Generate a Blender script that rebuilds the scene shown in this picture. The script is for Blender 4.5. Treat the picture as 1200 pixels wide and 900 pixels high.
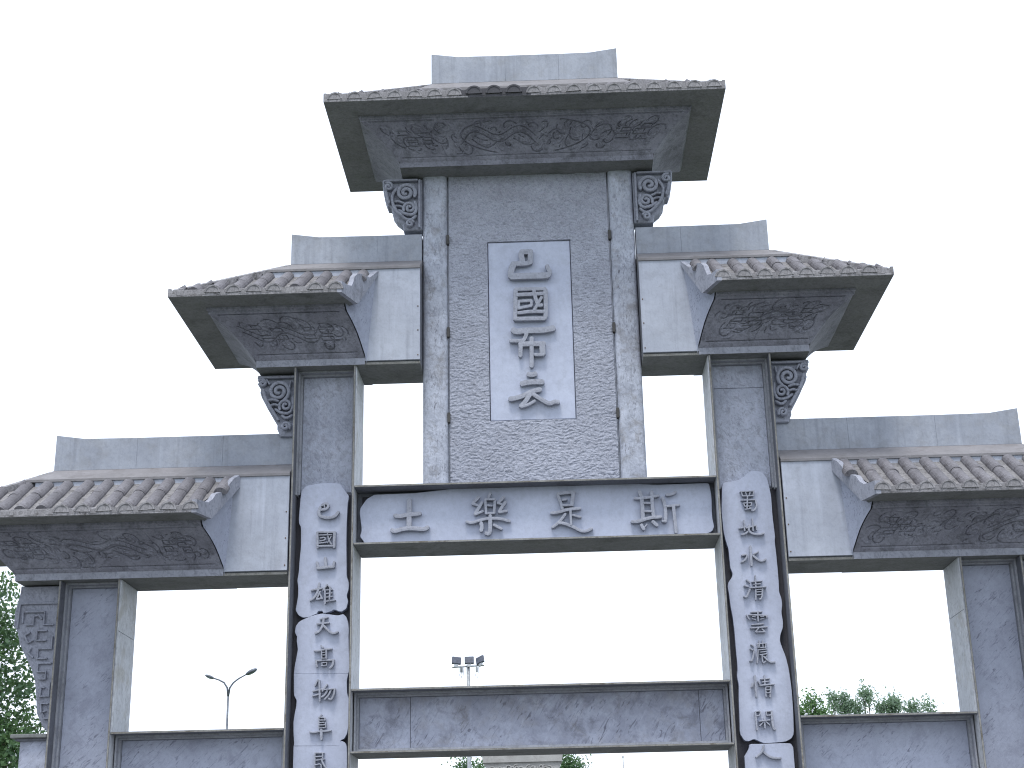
import bpy, bmesh, math, random
import numpy as np
from mathutils import Vector, Matrix

for o in list(bpy.data.objects):
    bpy.data.objects.remove(o, do_unlink=True)
scene = bpy.context.scene
COL = scene.collection
R = math.radians

# ------------------------------------------------------------------ camera, sky, sun, exposure
PITCH, ROLL, YAW = 0.3337, 0.0214, -0.0243
cam_data = bpy.data.cameras.new("camera")
cam = bpy.data.objects.new("camera", cam_data)
COL.objects.link(cam)
cam_data.sensor_width = 36.0
cam_data.lens = 36.0 * 1728.26 / 1200.0
cam_data.clip_start = 0.1
cam_data.clip_end = 3000
_f = Vector((math.sin(YAW) * math.cos(PITCH), math.cos(YAW) * math.cos(PITCH), math.sin(PITCH)))
_r = Vector((math.cos(YAW), -math.sin(YAW), 0))
_u = _r.cross(_f)
_r2 = math.cos(ROLL) * _r - math.sin(ROLL) * _u
_u2 = math.sin(ROLL) * _r + math.cos(ROLL) * _u
cam.matrix_world = Matrix(((_r2.x, _u2.x, -_f.x, 0.236), (_r2.y, _u2.y, -_f.y, -24.0), (_r2.z, _u2.z, -_f.z, 1.6), (0, 0, 0, 1)))
scene.camera = cam

SUN_EL, SUN_AZ = 66.0, 192.0          # azimuth measured clockwise from +Y (the sun stands behind the camera, high)
world = bpy.data.worlds.new("World")
scene.world = world
world.use_nodes = True
wn = world.node_tree
wn.nodes.clear()
w_out = wn.nodes.new("ShaderNodeOutputWorld")
w_bg = wn.nodes.new("ShaderNodeBackground")
w_sky = wn.nodes.new("ShaderNodeTexSky")
w_sky.sky_type = 'NISHITA'
w_sky.sun_disc = False
w_sky.sun_elevation = R(SUN_EL)
w_sky.sun_rotation = R(SUN_AZ)
w_sky.air_density = 1.0
w_sky.dust_density = 4.0
w_mix = wn.nodes.new("ShaderNodeMix")
w_mix.data_type = 'RGBA'
w_mix.inputs[0].default_value = 0.86   # closed cloud deck over the clear sky
wn.links.new(w_sky.outputs[0], w_mix.inputs[6])
w_mix.inputs[7].default_value = (9.5, 10.3, 11.8, 1)
w_bg.inputs[1].default_value = 0.10
wn.links.new(w_mix.outputs[2], w_bg.inputs[0])
wn.links.new(w_bg.outputs[0], w_out.inputs[0])

sun_data = bpy.data.lights.new("sun", 'SUN')
sun_data.energy = 1.5
sun_data.angle = R(16)
sun_data.color = (1.0, 0.97, 0.93)
sun = bpy.data.objects.new("sun", sun_data)
COL.objects.link(sun)
_sd = Vector((math.sin(R(SUN_AZ)) * math.cos(R(SUN_EL)), math.cos(R(SUN_AZ)) * math.cos(R(SUN_EL)), math.sin(R(SUN_EL))))
sun.rotation_euler = (-_sd).to_track_quat('-Z', 'Y').to_euler()
sun.location = _sd * 60

scene.view_settings.view_transform = 'Standard'
scene.view_settings.look = 'None'
scene.view_settings.exposure = 0.68
scene.view_settings.gamma = 1.0
scene.cycles.filter_width = 1.1

# ------------------------------------------------------------------ lettering and slab outlines (millimetres: x, z on the gate's front)
CHARS = {
 'T0': [(81, [-127,12567,-146,12519,-118,12371]), (81, [-145,12568,53,12561]), (76, [30,12562,16,12357]), (72, [-267,12337,-43,12329,39,12366]), (90, [-271,12347,-332,12212,-335,12076]), (98, [-335,12086,-111,12088,327,12083]), (63, [326,12064,373,12140,315,12278])],
 'T1': [(62, [-255,11839,-276,11255]), (54, [-259,11839,275,11831]), (62, [279,11821,275,11323,242,11252]), (62, [-271,11269,251,11261]), (58, [-235,11727,264,11739]), (53, [70,11828,93,11654,142,11508,213,11516]), (44, [209,11669,143,11556,69,11425]), (44, [-211,11606,20,11613]), (40, [-202,11596,-214,11453]), (40, [20,11608,23,11522]), (44, [-214,11467,27,11517]), (49, [-225,11377,15,11403,245,11390])],
 'T2': [(88, [-321,11075,-276,11024,-99,11048,206,11038,410,11076]), (55, [-73,11008,-112,10890,-159,10847,-371,10859]), (60, [8,10906,-5,10357]), (74, [-207,10785,24,10787,236,10780]), (60, [-188,10784,-198,10559]), (88, [194,10782,193,10576]), (46, [211,10570,55,10580])],
 'T3': [(73, [-77,10225,0,10208,69,10230]), (78, [-196,10045,-49,10079,189,10071]), (68, [-407,9772,-283,9787,-146,9831,-16,9904,144,9933]), (64, [-26,9875,-130,9715,-214,9627]), (41, [-205,9622,-77,9656,38,9725]), (59, [9,9846,233,9685,305,9664,379,9700,455,9688])],
 'L0': [(81, [-2138,7977,-2141,7499]), (60, [-2391,7707,-2287,7692,-2182,7714,-1945,7732]), (60, [-2438,7466,-2390,7432,-2229,7477,-2053,7476,-1885,7451,-1813,7494])],
 'L1': [(53, [-958,7991,-1061,7885]), (40, [-1070,7876,-973,7846]), (44, [-901,7898,-974,7773,-1028,7693]), (40, [-1032,7684,-890,7739]), (44, [-758,8049,-794,7977]), (40, [-848,7938,-834,7692]), (35, [-852,7942,-689,7938]), (44, [-684,7938,-701,7697]), (31, [-818,7841,-735,7830]), (35, [-842,7697,-697,7702]), (53, [-533,7974,-628,7881]), (35, [-641,7873,-571,7852]), (44, [-499,7891,-576,7789,-617,7709]), (40, [-613,7709,-480,7732]), (40, [-1175,7571,-1091,7541,-932,7591,-808,7615,-615,7609,-435,7555]), (53, [-768,7668,-772,7397,-795,7340,-852,7364]), (53, [-924,7546,-908,7455,-930,7397]), (44, [-709,7499,-578,7424])],
 'L2': [(43, [378,7997,440,7816,452,7742]), (48, [379,8007,572,8031,673,8028]), (63, [649,8024,613,7797]), (34, [457,7895,535,7908]), (34, [469,7801,632,7801]), (43, [258,7673,369,7680,562,7734,760,7743]), (38, [586,7733,592,7457]), (34, [622,7633,759,7590]), (38, [502,7657,422,7550,343,7474,270,7427]), (43, [363,7503,459,7500,629,7427,741,7355,836,7343,943,7394])],
 'L3': [(53, [1761,8017,1803,7887,1799,7512]), (48, [1972,8001,1967,7803,1978,7566]), (38, [1673,7890,1842,7891,2088,7928]), (29, [1828,7802,1943,7799]), (29, [1830,7659,1954,7655]), (48, [1607,7488,1726,7485,1901,7548,2107,7557]), (52, [1766,7430,1805,7350]), (24, [1806,7370,1862,7437]), (57, [1960,7483,2033,7412]), (43, [2214,7935,2325,7951,2375,7985]), (46, [2144,7892,2181,7777,2186,7599,2175,7482]), (38, [2184,7472,2122,7483]), (33, [2208,7737,2313,7744,2429,7755]), (53, [2322,7729,2344,7277])],
 'A0': [(36, [-3636,7920,-3557,7967,-3512,7925,-3538,7859,-3643,7846]), (23, [-3589,7952,-3579,7885]), (42, [-3652,7895,-3682,7797,-3648,7730,-3535,7702,-3406,7715,-3340,7804])],
 'A1': [(39, [-3695,7460,-3684,7190]), (32, [-3698,7460,-3385,7451]), (45, [-3401,7452,-3404,7191]), (29, [-3693,7218,-3404,7215]), (18, [-3665,7405,-3448,7406]), (18, [-3640,7352,-3560,7366,-3551,7317,-3647,7303]), (19, [-3662,7263,-3526,7279]), (21, [-3521,7431,-3495,7315,-3448,7241]), (18, [-3456,7380,-3518,7267])],
 'A2': [(42, [-3690,6944,-3660,6841]), (45, [-3552,7016,-3536,6862]), (38, [-3684,6839,-3533,6854,-3398,6859]), (38, [-3396,6942,-3413,6851])],
 'A3': [(28, [-3775,6472,-3595,6500]), (31, [-3642,6590,-3658,6457,-3706,6356,-3791,6301]), (23, [-3620,6449,-3668,6342,-3686,6307,-3585,6340]), (23, [-3625,6405,-3585,6321]), (25, [-3505,6561,-3575,6461]), (25, [-3544,6479,-3533,6239]), (25, [-3456,6515,-3464,6305]), (18, [-3531,6466,-3417,6476]), (18, [-3530,6406,-3422,6416]), (18, [-3529,6345,-3415,6355]), (20, [-3552,6273,-3369,6296]), (18, [-3495,6542,-3449,6496])],
 'A4': [(28, [-3615,5986,-3490,6014]), (25, [-3664,5905,-3463,5922]), (30, [-3553,5997,-3563,5884,-3617,5785,-3692,5753]), (30, [-3556,5878,-3453,5768,-3377,5735,-3315,5769])],
 'A5': [(24, [-3588,5550,-3551,5510]), (24, [-3702,5466,-3633,5462,-3513,5485,-3410,5492]), (21, [-3580,5474,-3570,5328]), (24, [-3500,5478,-3497,5326]), (13, [-3566,5431,-3512,5432]), (13, [-3565,5387,-3511,5389]), (15, [-3566,5335,-3497,5337]), (27, [-3662,5302,-3370,5308]), (29, [-3669,5304,-3647,5199]), (32, [-3377,5308,-3389,5219,-3430,5178]), (19, [-3568,5263,-3561,5207]), (16, [-3562,5262,-3482,5267]), (17, [-3482,5260,-3494,5211]), (16, [-3574,5215,-3492,5219])],
 'A6': [(26, [-3629,4996,-3675,4897]), (24, [-3707,4807,-3546,4840]), (24, [-3711,4729,-3575,4767]), (29, [-3602,4982,-3588,4644]), (26, [-3472,4914,-3552,4803]), (21, [-3526,4828,-3348,4839]), (26, [-3345,4839,-3359,4736,-3404,4659,-3446,4684]), (24, [-3460,4827,-3511,4740,-3563,4712]), (24, [-3407,4825,-3445,4738,-3512,4672])],
 'A7': [(25, [-3556,4426,-3598,4385]), (21, [-3598,4388,-3594,4212]), (19, [-3569,4387,-3500,4385,-3493,4338]), (16, [-3586,4342,-3499,4340]), (16, [-3585,4302,-3510,4304]), (19, [-3487,4304,-3479,4224]), (16, [-3584,4263,-3495,4265]), (16, [-3595,4218,-3494,4221]), (21, [-3743,4162,-3679,4147,-3576,4167,-3484,4165,-3398,4176]), (42, [-3554,4189,-3550,4037])],
 'A8': [(18, [-3655,3827,-3505,3824]), (21, [-3649,3827,-3643,3572]), (18, [-3522,3824,-3523,3741]), (18, [-3636,3766,-3519,3771]), (18, [-3635,3710,-3492,3726]), (16, [-3644,3638,-3542,3656,-3540,3569]), (21, [-3543,3730,-3501,3635,-3437,3556])],
 'B0': [(20, [3461,7960,3697,7967]), (20, [3476,7960,3496,7883]), (20, [3691,7960,3670,7886]), (18, [3549,7944,3559,7902]), (18, [3625,7942,3610,7900]), (18, [3493,7880,3678,7881]), (22, [3576,7878,3555,7674]), (20, [3469,7812,3712,7814]), (23, [3707,7808,3725,7702,3668,7622,3626,7639]), (17, [3500,7759,3640,7761]), (18, [3503,7754,3521,7701]), (18, [3640,7761,3621,7703]), (17, [3519,7701,3623,7705]), (18, [3521,7646,3633,7665]), (18, [3594,7693,3639,7636])],
 'B1': [(23, [3401,7330,3512,7349]), (23, [3489,7467,3489,7284]), (25, [3431,7221,3487,7228,3568,7288]), (20, [3517,7326,3688,7370]), (20, [3685,7370,3687,7292]), (23, [3630,7489,3628,7280]), (28, [3572,7379,3552,7276,3624,7222,3724,7213,3811,7232])],
 'B2': [(38, [3564,7021,3561,6694]), (25, [3410,6869,3509,6888,3474,6799,3396,6753]), (25, [3691,6924,3609,6882]), (28, [3592,6862,3674,6781,3736,6760,3807,6794])],
 'B3': [(25, [3460,6457,3512,6412]), (25, [3415,6360,3482,6343]), (25, [3518,6326,3471,6226,3441,6166,3399,6180]), (23, [3605,6520,3604,6336]), (17, [3545,6418,3717,6428]), (17, [3569,6373,3684,6379]), (20, [3500,6318,3772,6326]), (22, [3601,6298,3588,6122]), (22, [3714,6306,3689,6145,3648,6123]), (15, [3612,6285,3713,6289]), (15, [3609,6245,3687,6249]), (15, [3606,6195,3683,6199])],
 'B4': [(20, [3496,5916,3679,5920]), (22, [3418,5873,3455,5801]), (20, [3458,5873,3773,5855,3737,5822]), (22, [3605,5928,3599,5763]), (15, [3505,5841,3557,5839]), (15, [3502,5803,3558,5789]), (15, [3641,5837,3694,5838]), (15, [3638,5794,3691,5805]), (20, [3493,5710,3684,5719]), (22, [3469,5655,3746,5669]), (20, [3606,5660,3546,5591]), (17, [3546,5584,3699,5587]), (17, [3651,5634,3701,5579])],
 'B5': [(22, [3457,5387,3497,5357]), (22, [3440,5320,3480,5295]), (22, [3505,5297,3452,5114,3422,5127]), (16, [3556,5392,3713,5401]), (17, [3565,5394,3566,5330]), (17, [3697,5397,3684,5327]), (16, [3587,5447,3586,5342]), (16, [3649,5445,3647,5341]), (15, [3560,5330,3692,5334]), (17, [3563,5293,3706,5305]), (20, [3563,5293,3535,5082]), (15, [3598,5256,3699,5265]), (17, [3588,5213,3704,5228]), (18, [3619,5218,3621,5071,3675,5109]), (22, [3642,5195,3710,5120,3769,5088,3825,5099]), (17, [3707,5209,3664,5156])],
 'B6': [(26, [3437,4765,3416,4699]), (29, [3479,4887,3481,4541]), (18, [3528,4794,3546,4750]), (18, [3570,4824,3718,4831]), (22, [3632,4883,3632,4722]), (18, [3591,4776,3705,4786]), (22, [3546,4723,3784,4739]), (22, [3640,4697,3637,4543]), (26, [3723,4709,3701,4536]), (15, [3649,4697,3722,4698]), (15, [3645,4648,3711,4650]), (15, [3641,4601,3708,4603])],
 'B7': [(26, [3446,4307,3452,4021]), (18, [3446,4313,3529,4320,3516,4248,3454,4246]), (18, [3619,4309,3715,4315]), (18, [3619,4309,3623,4246]), (18, [3623,4246,3697,4251]), (29, [3705,4312,3707,4038,3748,4024]), (18, [3495,4155,3667,4173]), (22, [3585,4214,3581,4046]), (18, [3575,4157,3498,4084]), (18, [3598,4157,3661,4089])],
 'B8': [(25, [3543,3784,3508,3678,3406,3599]), (29, [3535,3674,3636,3584,3798,3575])],
}
SLABS = {
 'A': [-3992,8210,-3903,8301,-3608,8335,-3334,8315,-3264,8212,-3175,8093,-3196,7942,-3208,7595,-3207,7274,-3196,6864,-3193,6711,-3153,6581,-3158,6479,-3188,6377,-3161,6275,-3190,6161,-3265,6112,-3316,6120,-3393,6154,-3443,6127,-3518,6100,-3579,6099,-3589,6136,-3658,6133,-3682,6089,-3745,6065,-3795,6037,-3909,6028,-3986,6068,-4039,6158,-4017,6284,-4001,6411,-4005,6539,-4021,6655,-4022,6661,-4000,6818,-3994,6999,-3977,7226,-3986,7571,-4022,7641,-4025,7733,-4010,8035],
 'B': [-4041,5798,-4025,5892,-3970,5966,-3870,6014,-3755,6053,-3676,6076,-3581,6089,-3492,6076,-3416,6062,-3328,6048,-3239,6071,-3188,6022,-3155,5920,-3141,5819,-3145,5709,-3122,5141,-3139,5089,-4037,5108,-4027,5229,-4004,5360,-3982,5505,-3990,5558,-4006,5651,-4001,5731,-4012,5728],
 'C': [-4037,5107,-3139,5087,-3163,4972,-3156,4789,-3142,4724,-3115,4659,-3117,4598,-3123,4257,-3144,4123,-3189,4045,-3246,4024,-3262,3937,-4008,3952,-4001,3985,-4017,4166,-4022,4324,-4008,4448,-3983,4584,-3979,4679,-4027,4758],
 'D': [-4010,3951,-3268,3936,-3244,4017,-3176,3989,-3147,3932,-3139,3809,-3118,3586,-4007,3606],
 'E': [3171,8073,3198,8142,3425,8171,3518,8215,3614,8305,3706,8338,3863,8322,3943,8191,3966,8050,3986,7888,3982,7542,3998,7177,3985,7131,3993,6911,3998,6654,3997,6399,3991,6247,4020,6145,4025,6044,4001,5902,4015,5764,4007,5664,3954,5541,3940,5442,3968,5330,4012,5194,4046,4997,4067,4675,4064,4313,4044,3955,4002,3884,3898,3833,3561,3816,3482,3852,3403,3889,3319,3856,3247,3866,3182,3975,3193,4261,3201,4514,3218,4750,3199,4878,3219,5025,3210,5362,3209,5610,3195,5860,3171,6049,3163,6218,3148,6358,3166,6434,3234,6522,3245,6585,3213,6676,3210,6804,3204,6997,3175,7128,3189,7018,3141,7291,3132,7658,3156,7911],
 'F': [3325,3811,3560,3809,3878,3813,3986,3803,4017,3742,4009,3424,3216,3442,3229,3618,3310,3740],
 'G': [-2997,7844,-2875,8028,-2738,8103,-2067,8110,-1411,8166,190,8188,1525,8179,2074,8141,2913,8147,2955,8131,2982,7921,2968,7551,2992,7388,2960,7316,2798,7232,163,7217,-2865,7212,-2932,7316,-2979,7383,-2949,7494],
}

# ------------------------------------------------------------------ materials
MAT = {}


def _nodes(name):
    m = bpy.data.materials.new(name)
    m.use_nodes = True
    nt = m.node_tree
    nt.nodes.clear()
    out = nt.nodes.new("ShaderNodeOutputMaterial")
    b = nt.nodes.new("ShaderNodeBsdfPrincipled")
    nt.links.new(b.outputs[0], out.inputs[0])
    MAT[name] = m
    return m, nt, b


def _map(nt, scale=(1, 1, 1), rot=(0, 0, 0), loc=(0, 0, 0)):
    tc = nt.nodes.new("ShaderNodeTexCoord")
    r = nt.nodes.new("ShaderNodeMapping")
    r.inputs['Rotation'].default_value = rot
    r.inputs['Location'].default_value = loc
    nt.links.new(tc.outputs['Object'], r.inputs[0])
    s = nt.nodes.new("ShaderNodeMapping")
    s.inputs['Scale'].default_value = scale
    nt.links.new(r.outputs[0], s.inputs[0])
    return s.outputs[0]


def _noise(nt, vec, scale, detail=4, rough=0.55, dist=0.0):
    n = nt.nodes.new("ShaderNodeTexNoise")
    n.inputs['Scale'].default_value = scale
    n.inputs['Detail'].default_value = detail
    n.inputs['Roughness'].default_value = rough
    n.inputs['Distortion'].default_value = dist
    nt.links.new(vec, n.inputs['Vector'])
    return n.outputs[0]


def _ramp(nt, fac, a, b, va=0.0, vb=1.0):
    r = nt.nodes.new("ShaderNodeMapRange")
    r.interpolation_type = 'SMOOTHSTEP'
    r.inputs[1].default_value = a
    r.inputs[2].default_value = b
    r.inputs[3].default_value = va
    r.inputs[4].default_value = vb
    nt.links.new(fac, r.inputs[0])
    return r.outputs[0]


def _mix(nt, fac, c1, c2, mode='MIX'):
    m = nt.nodes.new("ShaderNodeMix")
    m.data_type = 'RGBA'
    m.blend_type = mode
    for i, v in ((0, fac), (6, c1), (7, c2)):
        if hasattr(v, 'is_linked'):
            nt.links.new(v, m.inputs[i])
        elif i == 0:
            m.inputs[0].default_value = v
        else:
            m.inputs[i].default_value = (*v, 1)
    return m.outputs[2]


def _mul(nt, a, b):
    m = nt.nodes.new("ShaderNodeMath")
    m.operation = 'MULTIPLY'
    for i, v in ((0, a), (1, b)):
        if hasattr(v, 'is_linked'):
            nt.links.new(v, m.inputs[i])
        else:
            m.inputs[i].default_value = v
    return m.outputs[0]


def stone(name, base, light=None, dark=None, cloud=1.3, flecks=None, streak=None, stain=None,
          bump=0.15, bump_scale=30, rough=0.75, rnd=0.0, lichen=None, grit=None):
    """base colour, clouded towards light and dark; flecks=(colour, amount, angle, size); streak=vertical run-off amount; stain=(colour, amount, scale)"""
    m, nt, b = _nodes(name)
    light = light or tuple(c * 1.18 for c in base)
    dark = dark or tuple(c * 0.8 for c in base)
    v = _map(nt)
    n1 = _noise(nt, v, cloud, 5, 0.6)
    col = _mix(nt, _ramp(nt, n1, 0.3, 0.72), dark, light)
    col = _mix(nt, 0.5, col, base)
    n2 = _noise(nt, v, cloud * 9, 4, 0.65)
    col = _mix(nt, _ramp(nt, n2, 0.35, 0.75, 0.0, 0.35), col, tuple(c * 0.72 for c in base))
    if flecks:
        fc, amt, ang, size = flecks
        fv = _map(nt, (1.0 / size, 1.0 / size, 0.22 / size), (0, ang, 0))
        f1 = _noise(nt, fv, 1.0, 4, 0.65, 1.3)
        msk = _noise(nt, _map(nt, loc=(7, 3, 1)), 2.1, 3, 0.5)
        ff = _mul(nt, _ramp(nt, f1, 0.53, 0.68), _ramp(nt, msk, 0.36, 0.62, 0.12, 1.0))
        col = _mix(nt, _mul(nt, ff, amt), col, fc)
        fv2 = _map(nt, (0.6 / size, 0.6 / size, 0.16 / size), (0, ang * 0.8, 0), (4, 1, 9))
        f2 = _noise(nt, fv2, 1.0, 3, 0.6, 1.2)
        col = _mix(nt, _ramp(nt, f2, 0.58, 0.78, 0.0, amt * 0.45), col, tuple(c * 1.35 for c in base))
    if streak:
        sv = _map(nt, (9, 9, 0.5))
        s1 = _noise(nt, sv, 1.0, 4, 0.6, 0.2)
        col = _mix(nt, _ramp(nt, s1, 0.5, 0.78, 0.0, streak), col, tuple(c * 0.55 for c in base))
        sv2 = _map(nt, (5, 5, 0.35), loc=(3, 8, 2))
        s2 = _noise(nt, sv2, 1.0, 3, 0.6, 0.2)
        col = _mix(nt, _ramp(nt, s2, 0.55, 0.8, 0.0, streak * 0.7), col, tuple(min(0.8, c * 1.5) for c in base))
    if stain:
        sc, amt, scl = stain
        n3 = _noise(nt, _map(nt, loc=(11, 5, 2)), scl, 6, 0.7, 0.4)
        col = _mix(nt, _ramp(nt, n3, 0.5, 0.68, 0.0, amt), col, sc)
    if lichen:
        n4 = _noise(nt, _map(nt, loc=(1, 15, 6)), 3.4, 6, 0.75, 0.3)
        col = _mix(nt, _ramp(nt, n4, 0.46, 0.66, 0.0, lichen[1]), col, lichen[0])
    if grit:
        g1 = _noise(nt, _map(nt, (1, 1, 0.7), (0, 0.5, 0), (2, 6, 4)), grit[1], 3, 0.6, 1.4)
        col = _mix(nt, _ramp(nt, g1, 0.52, 0.62, 0.0, grit[0]), col, tuple(c * 0.38 for c in base))
        col = _mix(nt, _ramp(nt, g1, 0.46, 0.36, 0.0, grit[0] * 0.6), col, tuple(min(0.8, c * 1.4) for c in base))
    if rnd:
        oi = nt.nodes.new("ShaderNodeObjectInfo")
        col = _mix(nt, _ramp(nt, oi.outputs['Random'], 0.0, 1.0, 0.0, rnd), col, tuple(c * 0.45 for c in base))
    nt.links.new(col, b.inputs['Base Color'])
    b.inputs['Roughness'].default_value = rough
    b.inputs['Specular IOR Level'].default_value = 0.3
    if bump:
        nb = _noise(nt, v, bump_scale, 5, 0.65)
        bp = nt.nodes.new("ShaderNodeBump")
        bp.inputs['Strength'].default_value = bump
        bp.inputs['Distance'].default_value = 0.02
        nt.links.new(nb, bp.inputs['Height'])
        nt.links.new(bp.outputs[0], b.inputs['Normal'])
    return m


def plain(name, col, rough=0.5, metal=0.0, var=0.25):
    m, nt, b = _nodes(name)
    n = _noise(nt, _map(nt), 9, 4)
    c = _mix(nt, _ramp(nt, n, 0.3, 0.7, 0, 1), tuple(x * (1 - var) for x in col), tuple(min(1, x * (1 + var)) for x in col))
    nt.links.new(c, b.inputs['Base Color'])
    b.inputs['Roughness'].default_value = rough
    b.inputs['Metallic'].default_value = metal
    return m


stone('pillar_panel', (0.355, 0.385, 0.475), cloud=0.8, light=(0.42, 0.45, 0.545), dark=(0.27, 0.29, 0.365), flecks=((0.085, 0.085, 0.12), 0.72, R(-46), 0.045), stain=((0.23, 0.245, 0.31), 0.55, 2.2), bump=0.3, grit=(0.10, 24))
stone('rough_panel', (0.42, 0.45, 0.54), cloud=1.6, light=(0.51, 0.54, 0.63), dark=(0.27, 0.29, 0.35), flecks=((0.15, 0.15, 0.18), 0.75, R(25), 0.022), streak=0.3, stain=((0.20, 0.20, 0.22), 0.45, 6.0), bump=0.9, bump_scale=16, grit=(0.3, 15))
stone('beam_panel', (0.35, 0.375, 0.46), cloud=1.7, light=(0.44, 0.47, 0.565), dark=(0.16, 0.17, 0.215), flecks=((0.07, 0.07, 0.10), 0.75, R(-34), 0.06), stain=((0.14, 0.145, 0.18), 0.6, 3.4), bump=0.35, lichen=((0.24, 0.215, 0.17), 0.2), grit=(0.14, 12))
stone('smooth_slab', (0.44, 0.478, 0.59), cloud=1.1, light=(0.49, 0.528, 0.64), dark=(0.37, 0.40, 0.505), bump=0.16, bump_scale=12, rough=0.62, streak=0.12, stain=((0.31, 0.33, 0.39), 0.35, 2.6), grit=(0.08, 20))
stone('letter_stone', (0.325, 0.342, 0.40), cloud=3, bump=0.2, rough=0.7, stain=((0.20, 0.205, 0.235), 0.5, 9), grit=(0.3, 25))
stone('frame_stone', (0.14, 0.148, 0.172), cloud=1.5, streak=0.4, bump=0.15, stain=((0.09, 0.09, 0.095), 0.5, 2.0), grit=(0.3, 16))
stone('recess_shade', (0.055, 0.055, 0.065), cloud=2.0, bump=0.3)  # near-black colour paints in the shade of the gaps behind the inscription slabs
stone('moulding_stone', (0.31, 0.325, 0.36), cloud=2.0, streak=0.3, bump=0.15, stain=((0.15, 0.15, 0.16), 0.5, 2.5), grit=(0.3, 20))
stone('worn_edge', (0.235, 0.235, 0.225), cloud=4, light=(0.36, 0.36, 0.34), dark=(0.12, 0.105, 0.08), stain=((0.085, 0.07, 0.045), 0.8, 3.0), bump=0.2, grit=(0.3, 20))
stone('reveal_marble', (0.53, 0.555, 0.59), cloud=1.0, light=(0.60, 0.62, 0.65), dark=(0.42, 0.44, 0.47), flecks=((0.25, 0.26, 0.28), 0.7, R(25), 0.08), streak=0.3, stain=((0.33, 0.31, 0.26), 0.5, 2.0), bump=0.1, grit=(0.25, 12))
stone('wall_slab', (0.375, 0.405, 0.475), cloud=0.9, light=(0.46, 0.49, 0.56), dark=(0.29, 0.315, 0.375), streak=0.5, bump=0.10, rough=0.65, stain=((0.28, 0.295, 0.335), 0.5, 1.6), grit=(0.10, 20))
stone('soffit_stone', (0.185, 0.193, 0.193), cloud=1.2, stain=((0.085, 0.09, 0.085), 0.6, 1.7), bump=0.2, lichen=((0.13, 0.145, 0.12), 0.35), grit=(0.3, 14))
stone('ridge_stone', (0.29, 0.315, 0.37), cloud=1.3, light=(0.37, 0.395, 0.45), dark=(0.215, 0.235, 0.28), streak=0.5, bump=0.08, rough=0.6, stain=((0.19, 0.198, 0.215), 0.45, 2.0), lichen=((0.24, 0.24, 0.235), 0.25), grit=(0.12, 16))
stone('strip_stone', (0.205, 0.20, 0.21), cloud=2, streak=0.3, bump=0.2, stain=((0.13, 0.12, 0.12), 0.5, 3))
stone('carved_stone', (0.225, 0.232, 0.28), cloud=1.8, light=(0.31, 0.32, 0.375), dark=(0.12, 0.12, 0.145), stain=((0.085, 0.09, 0.105), 0.6, 3.0), bump=0.4, grit=(0.4, 16))
stone('fascia_stone', (0.30, 0.315, 0.37), cloud=1.5, streak=0.4, bump=0.15, stain=((0.15, 0.15, 0.165), 0.5, 2.5), grit=(0.35, 14))
stone('bracket_stone', (0.275, 0.29, 0.345), cloud=2.5, stain=((0.15, 0.15, 0.18), 0.5, 4), bump=0.2, grit=(0.4, 18))
stone('roof_tile', (0.18, 0.176, 0.195), cloud=3.0, light=(0.265, 0.26, 0.283), dark=(0.10, 0.095, 0.10), stain=((0.045, 0.04, 0.04), 0.8, 5.0), bump=0.5, bump_scale=20, rnd=0.35, rough=0.9, grit=(0.4, 14))
stone('tile_cap', (0.29, 0.285, 0.30), cloud=4.0, light=(0.40, 0.395, 0.41), dark=(0.14, 0.135, 0.14), stain=((0.06, 0.055, 0.05), 0.8, 7.0), bump=0.6, bump_scale=22, rnd=0.3, rough=0.9, grit=(0.5, 14))
stone('soot_tile', (0.075, 0.075, 0.085), cloud=4.0, bump=0.4, rough=0.9)
stone('eave_deck', (0.20, 0.195, 0.20), cloud=3.0, light=(0.30, 0.295, 0.30), stain=((0.06, 0.055, 0.05), 0.8, 5.0), bump=0.5, grit=(0.5, 14))
stone('marble_post', (0.40, 0.43, 0.51), cloud=3.0, light=(0.52, 0.55, 0.63), dark=(0.24, 0.255, 0.30), flecks=((0.10, 0.10, 0.12), 0.9, R(-8), 0.028), streak=0.3, stain=((0.20, 0.195, 0.195), 0.6, 4.0), bump=0.7, bump_scale=11, grit=(0.32, 11))
stone('chiselled_stone', (0.345, 0.365, 0.435), cloud=1.0, light=(0.41, 0.43, 0.50), dark=(0.28, 0.295, 0.35), flecks=((0.17, 0.17, 0.20), 0.6, R(80), 0.016), stain=((0.24, 0.245, 0.285), 0.4, 2.5), bump=1.0, bump_scale=24, grit=(0.4, 26))
stone('far_stone', (0.36, 0.36, 0.35), cloud=2, stain=((0.22, 0.21, 0.2), 0.5, 3), bump=0.2)
plain('dark_metal', (0.04, 0.038, 0.036), 0.6)
plain('rust', (0.10, 0.06, 0.035), 0.8)
plain('galvanised', (0.30, 0.32, 0.34), 0.5, 0.3)
plain('lamp_grey', (0.10, 0.115, 0.14), 0.5, 0.2)
plain('flood_body', (0.07, 0.08, 0.11), 0.5)
plain('lamp_glass', (0.30, 0.33, 0.38), 0.15)
plain('bark', (0.10, 0.08, 0.06), 0.9)

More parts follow.
